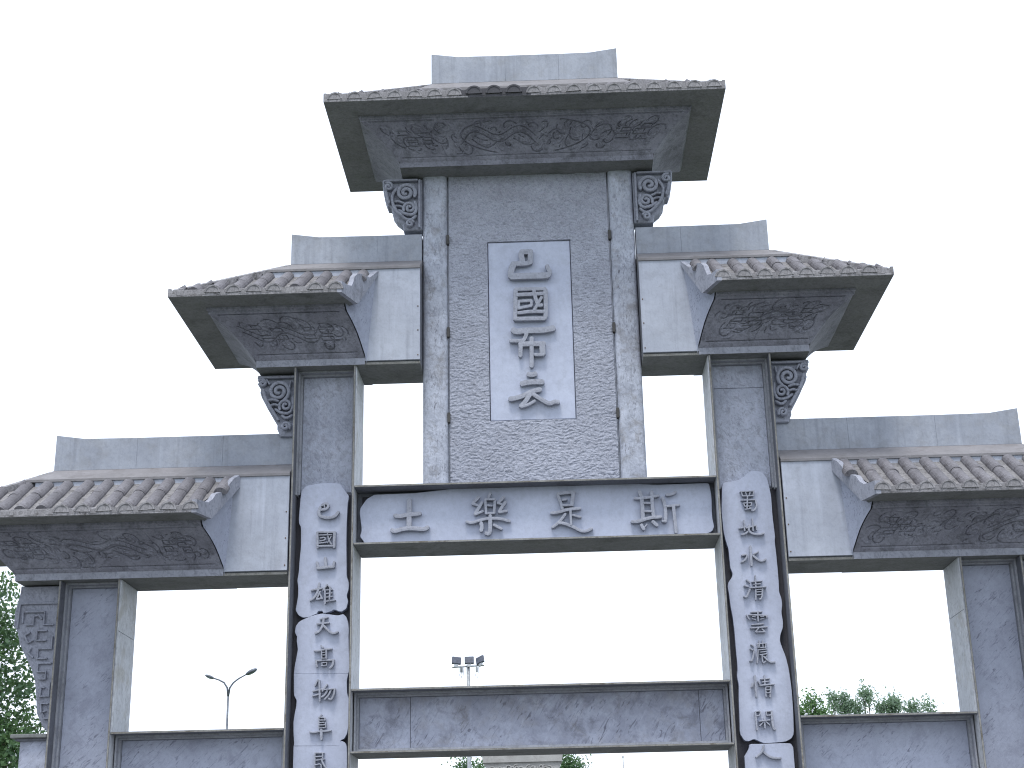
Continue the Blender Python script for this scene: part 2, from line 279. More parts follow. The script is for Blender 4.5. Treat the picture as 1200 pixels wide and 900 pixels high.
for nm, c1, c2 in (('leaf_dark', (0.04, 0.095, 0.05), (0.10, 0.19, 0.07)), ('leaf_fresh', (0.08, 0.17, 0.07), (0.14, 0.25, 0.08)), ('leaf_blue', (0.20, 0.29, 0.23), (0.24, 0.33, 0.25))):
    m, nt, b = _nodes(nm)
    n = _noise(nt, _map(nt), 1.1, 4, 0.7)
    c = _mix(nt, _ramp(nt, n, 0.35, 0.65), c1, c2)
    nt.links.new(c, b.inputs['Base Color'])
    b.inputs['Roughness'].default_value = 0.6
    tr = nt.nodes.new("ShaderNodeBsdfTranslucent")
    nt.links.new(_mix(nt, 0.5, c, (0.20, 0.32, 0.12)), tr.inputs[0])
    ms = nt.nodes.new("ShaderNodeMixShader")
    ms.inputs[0].default_value = 0.55 if nm == 'leaf_blue' else 0.4 if nm == 'leaf_fresh' else 0.28
    nt.links.new(b.outputs[0], ms.inputs[1])
    nt.links.new(tr.outputs[0], ms.inputs[2])
    out = [x for x in nt.nodes if x.type == 'OUTPUT_MATERIAL'][0]
    nt.links.new(ms.outputs[0], out.inputs[0])

# ground materials
m, nt, b = _nodes('lawn')
n = _noise(nt, _map(nt), 0.4, 6, 0.7)
nt.links.new(_mix(nt, n, (0.045, 0.085, 0.025), (0.10, 0.14, 0.05)), b.inputs['Base Color'])
b.inputs['Roughness'].default_value = 0.95
m, nt, b = _nodes('plaza_paving')
br = nt.nodes.new("ShaderNodeTexBrick")
nt.links.new(_map(nt), br.inputs['Vector'])
br.inputs['Color1'].default_value = (0.13, 0.13, 0.128, 1)
br.inputs['Color2'].default_value = (0.17, 0.168, 0.16, 1)
br.inputs['Mortar'].default_value = (0.09, 0.09, 0.085, 1)
br.inputs['Scale'].default_value = 1.0
br.inputs['Brick Width'].default_value = 0.8
br.inputs['Row Height'].default_value = 0.4
br.inputs['Mortar Size'].default_value = 0.008
nt.links.new(br.outputs[0], b.inputs['Base Color'])
b.inputs['Roughness'].default_value = 0.8


# ------------------------------------------------------------------ mesh helpers
def link(o, parent=None):
    COL.objects.link(o)
    if parent is not None:
        o.parent = parent
    return o


def obj(name, verts, faces, mat, parent=None, smooth=False, fix=True, mats=None, idx=None):
    me = bpy.data.meshes.new(name)
    me.from_pydata([tuple(v) for v in verts], [], [tuple(f) for f in faces])
    if fix:
        bm = bmesh.new()
        bm.from_mesh(me)
        bmesh.ops.recalc_face_normals(bm, faces=bm.faces)
        bm.to_mesh(me)
        bm.free()
    for mm in (mats or [mat]):
        me.materials.append(MAT[mm])
    if idx:
        me.polygons.foreach_set('material_index', idx)
    if smooth:
        me.polygons.foreach_set('use_smooth', [True] * len(me.polygons))
    me.update()
    return link(bpy.data.objects.new(name, me), parent)


def bm_obj(name, bm, mat, parent=None, smooth=False, mats=None):
    me = bpy.data.meshes.new(name)
    bmesh.ops.recalc_face_normals(bm, faces=bm.faces)
    bm.to_mesh(me)
    bm.free()
    for mm in (mats or [mat]):
        me.materials.append(MAT[mm])
    if smooth:
        me.polygons.foreach_set('use_smooth', [True] * len(me.polygons))
    return link(bpy.data.objects.new(name, me), parent)


def add_box(bm, x0, x1, y0, y1, z0, z1, bev=0.0, mi=0):
    x0, x1 = min(x0, x1), max(x0, x1)
    vs = [bm.verts.new(c) for c in ((x0, y0, z0), (x1, y0, z0), (x1, y1, z0), (x0, y1, z0), (x0, y0, z1), (x1, y0, z1), (x1, y1, z1), (x0, y1, z1))]
    fs = [bm.faces.new([vs[i] for i in q]) for q in ((0, 1, 5, 4), (1, 2, 6, 5), (2, 3, 7, 6), (3, 0, 4, 7), (4, 5, 6, 7), (3, 2, 1, 0))]
    for f in fs:
        f.material_index = mi
    if bev:
        es = list({e for f in fs for e in f.edges})
        bmesh.ops.bevel(bm, geom=es, offset=bev, segments=1, affect='EDGES', profile=0.5)
    return fs


def box(name, x0, x1, y0, y1, z0, z1, mat, parent=None, bev=0.008, mats=None, front=None):
    bm = bmesh.new()
    fs = add_box(bm, x0, x1, y0, y1, z0, z1)
    if front is not None:
        fs[0].material_index = front
        fs[2].material_index = front
    if bev:
        bmesh.ops.bevel(bm, geom=list(bm.edges), offset=bev, segments=1, affect='EDGES', profile=0.5)
    return bm_obj(name, bm, mat, parent, mats=mats)


def prism(name, outline, y0, y1, mat, parent=None, bev=0.0):
    """outline: list of (x, z); extruded from y0 to y1 with a small worn chamfer on the front"""
    n = len(outline)
    a = sum(outline[i][0] * outline[(i + 1) % n][1] - outline[(i + 1) % n][0] * outline[i][1] for i in range(n))
    if a < 0:
        outline = outline[::-1]
    bm = bmesh.new()
    if bev:
        ins = []
        for i in range(n):
            p0, p1, p2 = (Vector(outline[(i + k) % n]) for k in (-1, 0, 1))
            d1, d2 = (p1 - p0).normalized(), (p2 - p1).normalized()
            nn = Vector((-(d1.y + d2.y), d1.x + d2.x))
            nn = nn.normalized() if nn.length > 1e-6 else Vector((0, 0))
            ins.append(p1 + nn * bev)
        f = [bm.verts.new((q.x, y0, q.y)) for q in ins]
        g = [bm.verts.new((q[0], y0 + bev, q[1])) for q in outline]
        for i in range(n):
            j = (i + 1) % n
            bm.faces.new((f[i], f[j], g[j], g[i]))
    else:
        f = g = [bm.verts.new((q[0], y0, q[1])) for q in outline]
    h = [bm.verts.new((q[0], y1, q[1])) for q in outline]
    bm.faces.new(f)
    bm.faces.new(h[::-1])
    for i in range(n):
        j = (i + 1) % n
        bm.faces.new((g[i], g[j], h[j], h[i]))
    return bm_obj(name, bm, mat, parent)


def chaikin(pts, it=1):
    for _ in range(it):
        if len(pts) < 3:
            return pts
        q = [pts[0]]
        for a, b in zip(pts[:-1], pts[1:]):
            q.append((a[0] * .75 + b[0] * .25, a[1] * .75 + b[1] * .25))
            q.append((a[0] * .25 + b[0] * .75, a[1] * .25 + b[1] * .75))
        q.append(pts[-1])
        pts = q
    return pts


def strokes_geo(strokes, y, h, taper=0.72, rnd=0.6, it=1, under=0.74):
    """raised brush strokes standing out of the plane y towards -y; strokes = [(width, [(x, z)...])]"""
    V, F = [], []
    sec = ((-under, 0.0), (-1, 0.55), (-1, 0.86), (-rnd, 1.0), (0, 1.03), (rnd, 1.0), (1, 0.86), (1, 0.55), (under, 0.0))
    for si, (w, pts) in enumerate(strokes):
        pts = chaikin(pts, it)
        if len(pts) < 2:
            continue
        P = [Vector(q) for q in pts]
        d0, d1 = (P[0] - P[1]).normalized(), (P[-1] - P[-2]).normalized()
        ws = [w * (taper if i in (0, len(P) - 1) else 1) for i in range(len(P))]
        P = [P[0] + d0 * w * 0.22] + P + [P[-1] + d1 * w * 0.22]
        ws = [w * 0.40] + ws + [w * 0.40]
        hh = h * (1 + 0.03 * (si % 7))
        base = len(V)
        for i, q in enumerate(P):
            t = (P[min(i + 1, len(P) - 1)] - P[max(i - 1, 0)]).normalized()
            nn = Vector((-t.y, t.x))
            for a, b in sec:
                e = q + nn * (a * ws[i] * 0.5)
                V.append((e.x, y + 0.006 - b * hh, e.y))
        k = len(sec)
        for i in range(len(P) - 1):
            for j in range(k - 1):
                a = base + i * k + j
                F.append((a, a + 1, a + 1 + k, a + k))
        F.append(tuple(base + j for j in range(k)))
        F.append(tuple(base + (len(P) - 1) * k + j for j in range(k))[::-1])
    return V, F


def spiral(cx, cz, r0, r1, a0, turns, n=22):
    return [(cx + (r0 + (r1 - r0) * i / n) * math.cos(a0 + turns * 2 * math.pi * i / n),
             cz + (r0 + (r1 - r0) * i / n) * math.sin(a0 + turns * 2 * math.pi * i / n)) for i in range(n + 1)]


def tag(o, label, cat, group=None):
    o['label'] = label
    o['category'] = cat
    if group:
        o['group'] = group
    return o


def empty(name, loc=(0, 0, 0), parent=None):
    o = bpy.data.objects.new(name, None)
    o.location = loc
    return link(o, parent)


# ------------------------------------------------------------------ the setting
g = obj('ground', [(-1200, -600, 0), (1200, -600, 0), (1200, 1800, 0), (-1200, 1800, 0)], [(0, 1, 2, 3)], 'lawn')
g['kind'] = 'structure'
g = obj('plaza', [(-30, -45, .004), (30, -45, .004), (30, 35, .004), (-30, 35, .004)], [(0, 1, 2, 3)], 'plaza_paving')
g['kind'] = 'structure'

# ------------------------------------------------------------------ the gate
D = 1.04                   # depth of pillars and beams, front at y = 0
YC = D / 2
REC = 0.42                 # recess of the panels behind the flanges
FL = 0.036                 # flange thickness
PI_, PO = 3.052, 4.122     # inner pillars
QI, QO = 6.923, 7.947      # outer pillars
ZM0, ZL1, ZL0, ZB1, ZB0, ZT0, ZS1 = 10.351, 8.197, 7.172, 4.801, 3.782, 6.70, 4.21

gate = empty('stone_gate')
tag(gate, 'tall grey stone memorial gateway with three stepped tiled roofs and carved Chinese lettering', 'gateway')


def h_section(name, x0, x1, z0, z1, parent, horizontal=False, end_flange=False):
    """frame with two flanges and a web set back on both faces; pillar (flanges left and right) or beam (flanges below and above)"""
    bm = bmesh.new()
    wy0, wy1 = REC + 0.012, D - REC - 0.012
    if horizontal:
        add_box(bm, x0, x1, 0, D, z0, z0 + FL)
        add_box(bm, x0, x1, 0, D, z1 - FL, z1)
        add_box(bm, x0, x1, wy0, wy1, z0 + FL, z1 - FL)
    else:
        add_box(bm, x0, x0 + FL, 0, D, z0, z1)
        add_box(bm, x1 - FL, x1, 0, D, z0, z1)
        add_box(bm, x0 + FL, x1 - FL, wy0, wy1, z0, z1)
    bm.faces.ensure_lookup_table()
    for f in bm.faces:
        f.normal_update()
        c = f.calc_center_median()
        if abs(f.normal.y) > 0.9 and (c.y < 0.01 or c.y > D - 0.01):
            f.material_index = 1
        elif not horizontal and abs(f.normal.x) > 0.9 and (abs(c.x - x0) < 1e-4 or abs(c.x - x1) < 1e-4):
            f.material_index = 2
        elif horizontal and abs(f.normal.z) > 0.9 and abs(c.z - z0) < 1e-4:
            f.material_index = 3
    bmesh.ops.bevel(bm, geom=list(bm.edges), offset=0.006, segments=1, affect='EDGES', profile=0.5)
    return bm_obj(name, bm, 'frame_stone', parent, mats=['frame_stone', 'worn_edge', 'reveal_marble', 'soffit_stone'])


def panel_field(par, x0, x1, z0, z1, mat, joints_x=(), joints_z=(), mould=True, bottom=True):
    """recessed panel slabs with a two-step moulding round them, on the front and the back face"""
    for back in (False, True):
        yy = (lambda a, b: (D - b, D - a)) if back else (lambda a, b: (a, b))
        for w, d in ((0.030, 0.24), (0.062, 0.345)) if mould else ():
            bm = bmesh.new()
            ya, yb = yy(d, REC + 0.02)
            w0 = 0.0 if w < 0.05 else 0.030
            add_box(bm, x0 + w0, x0 + w, ya, yb, z0 + w0, z1 - w0)
            add_box(bm, x1 - w, x1 - w0, ya, yb, z0 + w0, z1 - w0)
            add_box(bm, x0 + w, x1 - w, ya, yb, z1 - w, z1 - w0)
            if bottom:
                add_box(bm, x0 + w, x1 - w, ya, yb, z0 + w0, z0 + w)
            bm_obj('moulding', bm, 'moulding_stone', par)
        xs = [x0 + 0.062] + list(joints_x) + [x1 - 0.062]
        zs = [z0 + 0.062] + list(joints_z) + [z1 - 0.062]
        ya, yb = yy(REC, REC + 0.06)
        for i in range(len(xs) - 1):
            for j in range(len(zs) - 1):
                m_ = mat[(i + j) % len(mat)] if j < len(zs) - 2 or len(mat) == 1 else mat[-1]
                box('panel', xs[i] + 0.004, xs[i + 1] - 0.004, ya, yb, zs[j] + 0.004, zs[j + 1] - 0.004, m_, par, bev=0.004)


def pillar(x0, x1, z1, mats, jz, zf=0.45):
    p_ = h_section('pillar', x0, x1, 0.32, z1, gate)
    panel_field(p_, x0 + FL, x1 - FL, zf, z1 - 0.002, mats, (), jz, bottom=zf < 1)
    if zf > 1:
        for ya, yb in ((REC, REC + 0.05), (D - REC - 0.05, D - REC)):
            box('backing', x0 + FL + 0.001, x1 - FL - 0.001, ya, yb, 0.4, zf + 0.02, 'recess_shade', p_, bev=0)
    box('plinth', x0 - 0.14, x1 + 0.14, -0.14, D + 0.14, -0.03, 0.34, 'frame_stone', p_, bev=0.03)
    return p_


pillar(-PO, -PI_, ZM0, ['rough_panel'], [], 8.12)
pillar(PI_, PO, ZM0, ['rough_panel'], [9.87], 8.02)
pillar(-QO, -QI, ZT0, ['pillar_panel'], [3.1])
pillar(QI, QO, ZT0, ['pillar_panel'], [3.1])
# joints on the reveal faces of the outer pillars are separate facing stones
for s in (-1, 1):
    for xa, zt in ((QI, ZT0), (PI_, ZM0)):
        cuts = [ZS1 if xa == QI else ZL1, 5.84 if xa == QI else 9.97, zt]
        for z0, z1 in zip(cuts[:-1], cuts[1:]):
            box('facing', s * (xa - 0.014), s * (xa + 0.002), 0.035, D - 0.035, z0 + 0.004, z1 - 0.004, 'reveal_marble', gate, bev=0.003)


def beam(x0, x1, z0, z1, mat, jx=(), field=True, mould=True):
    b_ = h_section('beam', x0, x1, z0, z1, gate, horizontal=True)
    if field:
        panel_field(b_, x0 + 0.02, x1 - 0.02, z0 + FL, z1 - FL, mat, jx, mould=mould)
    return b_


beam(-PI_ + 0.004, PI_ - 0.004, ZB0, ZB1, ['beam_panel'], [-2.13, 2.57])
lintel = beam(-PI_ + 0.004, PI_ - 0.004, ZL0, ZL1, ['recess_shade'], mould=False)
for s in (-1, 1):
    x0, x1 = sorted((s * (PO + 0.004), s * (QI - 0.004)))
    beam(x0, x1, 3.25, ZS1, ['pillar_panel'])
    # the crossbeam's stub beyond the outer pillar, with an overhanging cap
    st = box('beam_stub', s * (QO + 0.003), s * (QO + 0.46), 0.10, D - 0.10, 3.25, ZS1 - 0.09, 'beam_panel', gate, bev=0.012)
    box('cap', s * (QO + 0.003), s * (QO + 0.59), -0.02, D + 0.02, ZS1 - 0.065, ZS1, 'soffit_stone', st, bev=0.012)
    box('moulding', s * (QO + 0.003), s * (QO + 0.52), 0.04, D - 0.04, ZS1 - 0.105, ZS1 - 0.062, 'frame_stone', st, bev=0.008)

# ------------------------------------------------------------------ inscription slabs with raised characters
def inscription(slab, chars, name='inscription_slab', label=None):
    q = [(SLABS[slab][i] / 1000, SLABS[slab][i + 1] / 1000) for i in range(0, len(SLABS[slab]), 2)]
    if slab == 'G':
        q = [(x, max(z, ZL0 + FL + 0.002)) for x, z in q]
    elif slab in 'DF':          # runs on down the pillar
        zb = min(z for _, z in q)
        q = [(x, z if z > zb + 0.05 else 1.1) for x, z in q]
    # smooth the outline a little
    c = []
    n = len(q)
    for i in range(n):
        a, b = q[i], q[(i + 1) % n]
        L = math.hypot(a[0] - b[0], a[1] - b[1])
        if L > 0.5:
            c += [a, b] if not c or c[-1] != a else [b]
        else:
            c.append((a[0] * .86 + b[0] * .14, a[1] * .86 + b[1] * .14))
            c.append((a[0] * .14 + b[0] * .86, a[1] * .14 + b[1] * .86))
    cc = [c[0]]
    for v in c[1:]:
        if math.hypot(v[0] - cc[-1][0], v[1] - cc[-1][1]) > 0.006:
            cc.append(v)
    sl = prism(name, cc, 0.30, REC + 0.005, 'smooth_slab', gate, bev=0.004)
    for k in chars:
        st = [(w / 1000, [(p[i] / 1000, p[i + 1] / 1000) for i in range(0, len(p), 2)]) for w, p in CHARS[k]]
        V, F = strokes_geo([(w * 1.3, q) for w, q in st], 0.30, 0.095 if slab == 'G' else 0.08, 0.85, 0.88, 1, 0.62)
        obj('character', V, F, 'letter_stone', sl)
    return sl


inscription('G', ['L0', 'L1', 'L2', 'L3'])['label'] = 'horizontal slab lettered with four raised characters'
inscription('A', ['A0', 'A1', 'A2', 'A3'])
inscription('B', ['A4', 'A5'])
inscription('C', ['A6', 'A7'])
inscription('D', ['A8'])
inscription('E', ['B0', 'B1', 'B2', 'B3', 'B4', 'B5', 'B6', 'B7'])
inscription('F', ['B8'])

# ------------------------------------------------------------------ the name tablet
TY, TX, TZ1 = 0.42, 1.462, 14.15
rng = np.random.default_rng(5)


def vnoise(X, Z, sx, sz, seed):
    r_ = np.random.default_rng(seed)
    G = r_.random((257, 257))
    u, v = X / sx + 40, Z / sz + 40
    i, j = np.floor(u).astype(int), np.floor(v).astype(int)
    a, b = u - i, v - j
    a, b = a * a * (3 - 2 * a), b * b * (3 - 2 * b)
    i %= 256
    j %= 256
    return (G[i, j] * (1 - a) + G[i + 1, j] * a) * (1 - b) + (G[i, j + 1] * (1 - a) + G[i + 1, j + 1] * a) * b


def grid_obj(name, P, mat, parent, mask=None, smooth=True):
    """P: array (n, m, 3)"""
    n, m_ = P.shape[:2]
    ids = np.arange(n * m_).reshape(n, m_)
    F = np.stack([ids[:-1, :-1], ids[1:, :-1], ids[1:, 1:], ids[:-1, 1:]], -1).reshape(-1, 4)
    if mask is not None:
        F = F[mask[:-1, :-1].reshape(-1)]
    return obj(name, P.reshape(-1, 3).tolist(), F.tolist(), mat, parent, smooth, fix=False)


PX, PZ0, PZ1 = 0.742, 9.41, 12.80       # plaque opening
tablet = box('name_tablet', -TX, TX, TY + 0.09, D - TY - 0.06, ZL1 - 0.01, TZ1, 'chiselled_stone', gate)
xs = np.unique(np.concatenate([np.linspace(-TX, -PX, 52), np.linspace(-PX, PX, 106), np.linspace(PX, TX, 52)]))
zs = np.unique(np.concatenate([np.linspace(ZL1, PZ0, 112), np.linspace(PZ0, PZ1, 308), np.linspace(PZ1, TZ1, 124)]))
X, Z = np.meshgrid(xs, zs, indexing='ij')
wob = 0.05 * vnoise(X, Z, 0.22, 0.3, 7) + 0.03 * vnoise(X, Z, 0.07, 0.1, 8)
hgt = 0.013 * vnoise(X + wob, Z + wob, 0.075, 0.026, 9) + 0.013 * vnoise(X, Z + wob * 2, 0.04, 0.022, 10) + 0.008 * vnoise(X, Z, 0.6, 0.5, 11)
Y = TY - hgt + 0.02
ed = (X <= -TX + 1e-6) | (X >= TX - 1e-6) | (Z <= ZL1 + 1e-6) | (Z >= TZ1 - 1e-6)
inside = (X >= -PX - 1e-6) & (X <= PX + 1e-6) & (Z >= PZ0 - 1e-6) & (Z <= PZ1 + 1e-6)
Y = np.where(ed | inside, TY + 0.088, Y)
hole = (X >= -PX - 1e-6) & (X < PX - 1e-6) & (Z >= PZ0 - 1e-6) & (Z < PZ1 - 1e-6)
grid_obj('chiselled_field', np.stack([X, Y, Z], -1), 'chiselled_stone', tablet, mask=~hole, smooth=False)
plq = box('plaque', -PX + 0.003, PX - 0.003, 0.45, TY + 0.10, PZ0 + 0.003, PZ1 - 0.003, 'smooth_slab', gate, bev=0.006)
for k in ('T0', 'T1', 'T2', 'T3'):
    st = [(w / 1000, [(p[i] / 1000, p[i + 1] / 1000) for i in range(0, len(p), 2)]) for w, p in CHARS[k]]
    V, F = strokes_geo([(w * 1.3, q) for w, q in st], 0.45, 0.10, 0.97, 0.92, 1, 0.6)
    obj('character', V, F, 'letter_stone', plq)
for s in (-1, 1):
    # rounded marble posts beside the tablet
    a0, a1 = TX + 0.012, 1.925
    n = 14
    prof = []
    for i in range(n + 1):
        t = math.pi * i / n
        cx_, rx = (a0 + a1) / 2, (a1 - a0) / 2
        prof.append((cx_ - rx * math.copysign(abs(math.cos(t)) ** 0.35, math.cos(t)), 0.52 - 0.15 * abs(math.sin(t)) ** 0.6))
    prof += [(a1, 0.74), (a0, 0.74)]
    zz = np.linspace(ZL1 - 0.005, TZ1, 30)
    V, F = [], []
    k = len(prof)
    for zi, z in enumerate(zz):
        for x, y in prof:
            V.append((s * x, y, z))
    for zi in range(len(zz) - 1):
        for i in range(k):
            j = (i + 1) % k
            F.append((zi * k + i, zi * k + j, zi * k + k + j, zi * k + k + i))
    F += [tuple(range(k)), tuple(range((len(zz) - 1) * k, len(zz) * k))]
    obj('post', V, F, 'marble_post', gate)
    for z in (12.86, 11.06, 9.47):
        box('clip', s * (TX - 0.02), s * (TX + 0.03), 0.36, 0.46, z - 0.09, z + 0.09, 'dark_metal', tablet, bev=0.005)


# ------------------------------------------------------------------ carved brackets
def bracket(s, xo, zt, outl, strokes, y0=0.30, rel=0.10, it=1):
    o_ = [(s * (xo + a), zt - b) for a, b in outl]
    br = prism('bracket', o_, y0 + 0.02, D - y0 - 0.02, 'bracket_stone', gate, bev=0.02)
    st = [(w, [(s * (xo + a), zt - b) for a, b in q]) for w, q in strokes]
    V, F = strokes_geo(st, y0 + 0.02, rel, 0.8, 0.5, it, 0.9)
    obj('scrollwork', V, F, 'bracket_stone', br)


UP = [(0.003, 0), (.74, 0), (.735, .13), (.715, .27), (.69, .41), (.64, .54), (.595, .54), (.565, .57), (.545, .71), (.475, .82), (.37, .91), (.345, 1.03), (0.003, 1.03)]
UPS = [(.055, [(.05, .06), (.05, 1.0)]), (.05, [(.09, .05), (.70, .05)]),
       (.065, spiral(.30, .30, .185, .03, R(150), 1.9)), (.05, [(.47, .22), (.55, .34), (.55, .5), (.47, .66), (.36, .78)]),
       (.05, spiral(.62, .17, .085, .015, R(-60), -1.4, 14)), (.05, [(.66, .27), (.64, .40), (.60, .50)]),
       (.055, spiral(.23, .62, .12, .02, R(30), -1.5, 16)), (.04, [(.33, .52), (.43, .47), (.50, .48)]), (.04, [(.34, .60), (.44, .56), (.52, .58)]),
       (.06, [(.13, .50), (.10, .66), (.16, .76), (.30, .74), (.42, .66)]), (.05, [(.11, .78), (.20, .86), (.30, .84), (.38, .76)]),
       (.05, spiral(.22, .93, .075, .015, R(200), 1.3, 12))]
MD = [(0.003, 0), (.70, 0), (.71, .05), (.67, .09), (.70, .16), (.64, .26), (.65, .32), (.62, .41), (.555, .53), (.51, .62), (.33, .93), (.33, 1.0), (.27, 1.14), (0.003, 1.14)]
MDS = [(.05, [(.05, .07), (.64, .07)]), (.06, spiral(.31, .33, .20, .03, R(120), 2.0)), (.05, spiral(.60, .17, .075, .015, R(-30), -1.4, 14)),
       (.055, [(.58, .30), (.54, .46), (.44, .64), (.30, .86)]), (.05, spiral(.18, .60, .12, .02, R(40), -1.5, 16)),
       (.045, [(.30, .52), (.40, .48), (.48, .50)]), (.04, [(.30, .60), (.38, .57), (.44, .60)]), (.05, [(.06, .45), (.05, .62), (.10, .74), (.24, .74), (.36, .66)]),
       (.05, [(.06, .78), (.16, .84), (.24, .78)]), (.05, spiral(.17, .98, .085, .015, R(150), 1.4, 12)), (.04, [(.10, .15), (.12, .26)]), (.04, [(.52, .12), (.47, .20)])]
LW = [(0.003, 0), (.75, 0), (.755, .10), (.78, .25), (.82, .42), (.82, .65), (.74, .78), (.70, .95), (.62, 1.10), (.55, 1.22), (.45, 1.4), (.38, 1.6), (.34, 1.85), (.31, 2.1), (.21, 2.3), (.10, 2.42), (0.003, 2.42)]
LWS = [(.035, q) for q in (
    [(.06, .30), (.06, 2.25)], [(.08, .30), (.72, .30), (.74, .70)], [(.66, .46), (.66, .62)], [(.62, .44), (.30, .44), (.30, .66), (.14, .66)], [(.34, .56), (.40, .50), (.48, .52), (.48, .66), (.60, .66)],
    [(.24, .76), (.40, .76), (.40, .92), (.24, .92)], [(.52, .78), (.60, .84), (.54, .96), (.46, .92)], [(.14, .86), (.14, 1.06), (.36, 1.06), (.36, 1.22), (.20, 1.22)],
    [(.48, 1.04), (.52, 1.12), (.44, 1.20)], [(.12, 1.30), (.34, 1.30), (.34, 1.44), (.20, 1.44), (.20, 1.56), (.30, 1.56)], [(.12, 1.62), (.12, 1.84), (.26, 1.84), (.26, 1.70), (.20, 1.70)],
    [(.12, 1.96), (.24, 1.96), (.22, 2.10), (.15, 2.08)], [(.08, 2.20), (.16, 2.20), (.20, 2.12)])]
for s in (-1, 1):
    bracket(s, 1.925, 14.10, UP, UPS, 0.36)
    bracket(s, PO, ZM0 - 0.02, MD, MDS)
    bracket(s, QO, ZT0 - 0.02, LW, LWS, 0.30, 0.05, 0)


# ------------------------------------------------------------------ relief for the coves: strokes turned into a height field
def relief(U, V_, L, H, seed, kind):
    rr = random.Random(seed)
    hh = np.zeros_like(U)

    def line(pts, r, amp):
        for a, b in zip(pts[:-1], pts[1:]):
            x0, x1 = min(a[0], b[0]) - r * 1.5, max(a[0], b[0]) + r * 1.5
            z0, z1 = min(a[1], b[1]) - r * 1.5, max(a[1], b[1]) + r * 1.5
            i0, i1 = np.searchsorted(U[:, 0], [x0, x1])
            j0, j1 = np.searchsorted(V_[0], [z0, z1])
            if i1 <= i0 or j1 <= j0:
                continue
            su, sv = U[i0:i1, j0:j1], V_[i0:i1, j0:j1]
            dx, dz = b[0] - a[0], b[1] - a[1]
            q = dx * dx + dz * dz + 1e-12
            t = np.clip(((su - a[0]) * dx + (sv - a[1]) * dz) / q, 0, 1)
            d = np.hypot(su - a[0] - t * dx, sv - a[1] - t * dz)
            k = np.clip(1 - d / r, 0, 1)
            k = k * k * (3 - 2 * k)
            sub = hh[i0:i1, j0:j1]
            hh[i0:i1, j0:j1] = np.minimum(sub, amp * k) if amp < 0 else np.maximum(sub, amp * k)

    lo, hi = H * 0.24, H * 0.80
    mid = (lo + hi) / 2
    line([(0.1, hi + 0.07), (L - 0.1, hi + 0.07)], 0.016, -0.035)
    line([(0.1, lo - 0.06), (L - 0.1, lo - 0.06)], 0.016, -0.035)
    for u in np.arange(0.9, L - 0.5, rr.uniform(1.0, 1.3)):     # joints between the carved blocks
        line([(u, 0), (u, H)], 0.012, -0.012)
    # clouds and dragon coils: raised loops with cut edges
    n = int(L * 15)
    for i in range(n):
        cx, cz = 0.2 + (L - 0.4) * (i + rr.random()) / n, rr.uniform(lo + 0.06, hi - 0.06)
        r0 = rr.uniform(0.05, 0.15)
        sp = spiral(cx, cz, r0, r0 * 0.2, rr.uniform(0, 6.3), rr.choice((-1, 1)) * rr.uniform(0.7, 1.6), 18)
        line(sp, 0.024, 0.022)
        sp2 = spiral(cx, cz, r0 * 1.25, r0 * 0.45, rr.uniform(0, 6.3), rr.choice((-1, 1)) * rr.uniform(0.4, 0.9), 12)
        line(sp2, 0.015, -0.032)
    for i in range(max(1, int(L / 1.6))):
        x = 0.5 + rr.random() * (L - 1.8)
        a, ph = rr.uniform(0.05, 0.13), rr.uniform(0, 6)
        w = [(x + 1.2 * t / 20, mid + a * math.sin(ph + t * 0.5) + 0.06 * math.sin(t * 0.21 + ph)) for t in range(21)]
        line(w, 0.04, 0.025)
        line([(p_[0], p_[1] + 0.055) for p_ in w], 0.014, -0.032)
        line([(p_[0], p_[1] - 0.055) for p_ in w], 0.014, -0.032)
    # meander ends
    for e in (0, 1):
        X = (lambda v: v) if e == 0 else (lambda v: L - v)
        for (a, b) in ((0.35, 0.62), (0.42, 0.42), (0.36, 0.24), (0.62, 0.52), (0.68, 0.30)):
            x0, z0 = X(a * 0.9), lo + (hi - lo) * b
            w_, h_ = (0.16 + 0.12 * rr.random()) * (1 if e == 0 else -1), 0.055 + 0.03 * rr.random()
            line([(x0, z0), (x0 + w_, z0), (x0 + w_, z0 + h_), (x0 + w_ * .25, z0 + h_), (x0 + w_ * .25, z0 + h_ * .5)], 0.015, -0.035)
    if kind == 'long':
        c = L / 2
        line([(c + 1.02 * math.cos(t), mid + 0.30 * math.sin(t)) for t in np.linspace(R(120), R(240), 24)], 0.016, -0.04)
        line([(c + 1.02 * math.cos(t), mid + 0.30 * math.sin(t)) for t in np.linspace(R(-60), R(60), 24)], 0.016, -0.04)
    return hh


PROFILE = ((0.00, 0.00), (0.00, 0.145), (0.012, 0.150), (0.03, 0.165), (0.15, 0.29), (0.27, 0.42), (0.42, 0.56), (0.60, 0.69), (0.78, 0.79), (0.90, 0.85), (0.965, 0.88), (0.965, 0.93), (1.0, 0.945), (1.0, 1.0))


def profile_at(nv):
    P = np.array(PROFILE)
    seg = np.concatenate([[0], np.cumsum(np.hypot(*np.diff(P, axis=0).T) + 1e-6)])
    t = np.linspace(0, seg[-1], nv)
    return np.interp(t, seg, P[:, 0]), np.interp(t, seg, P[:, 1]), t / seg[-1]


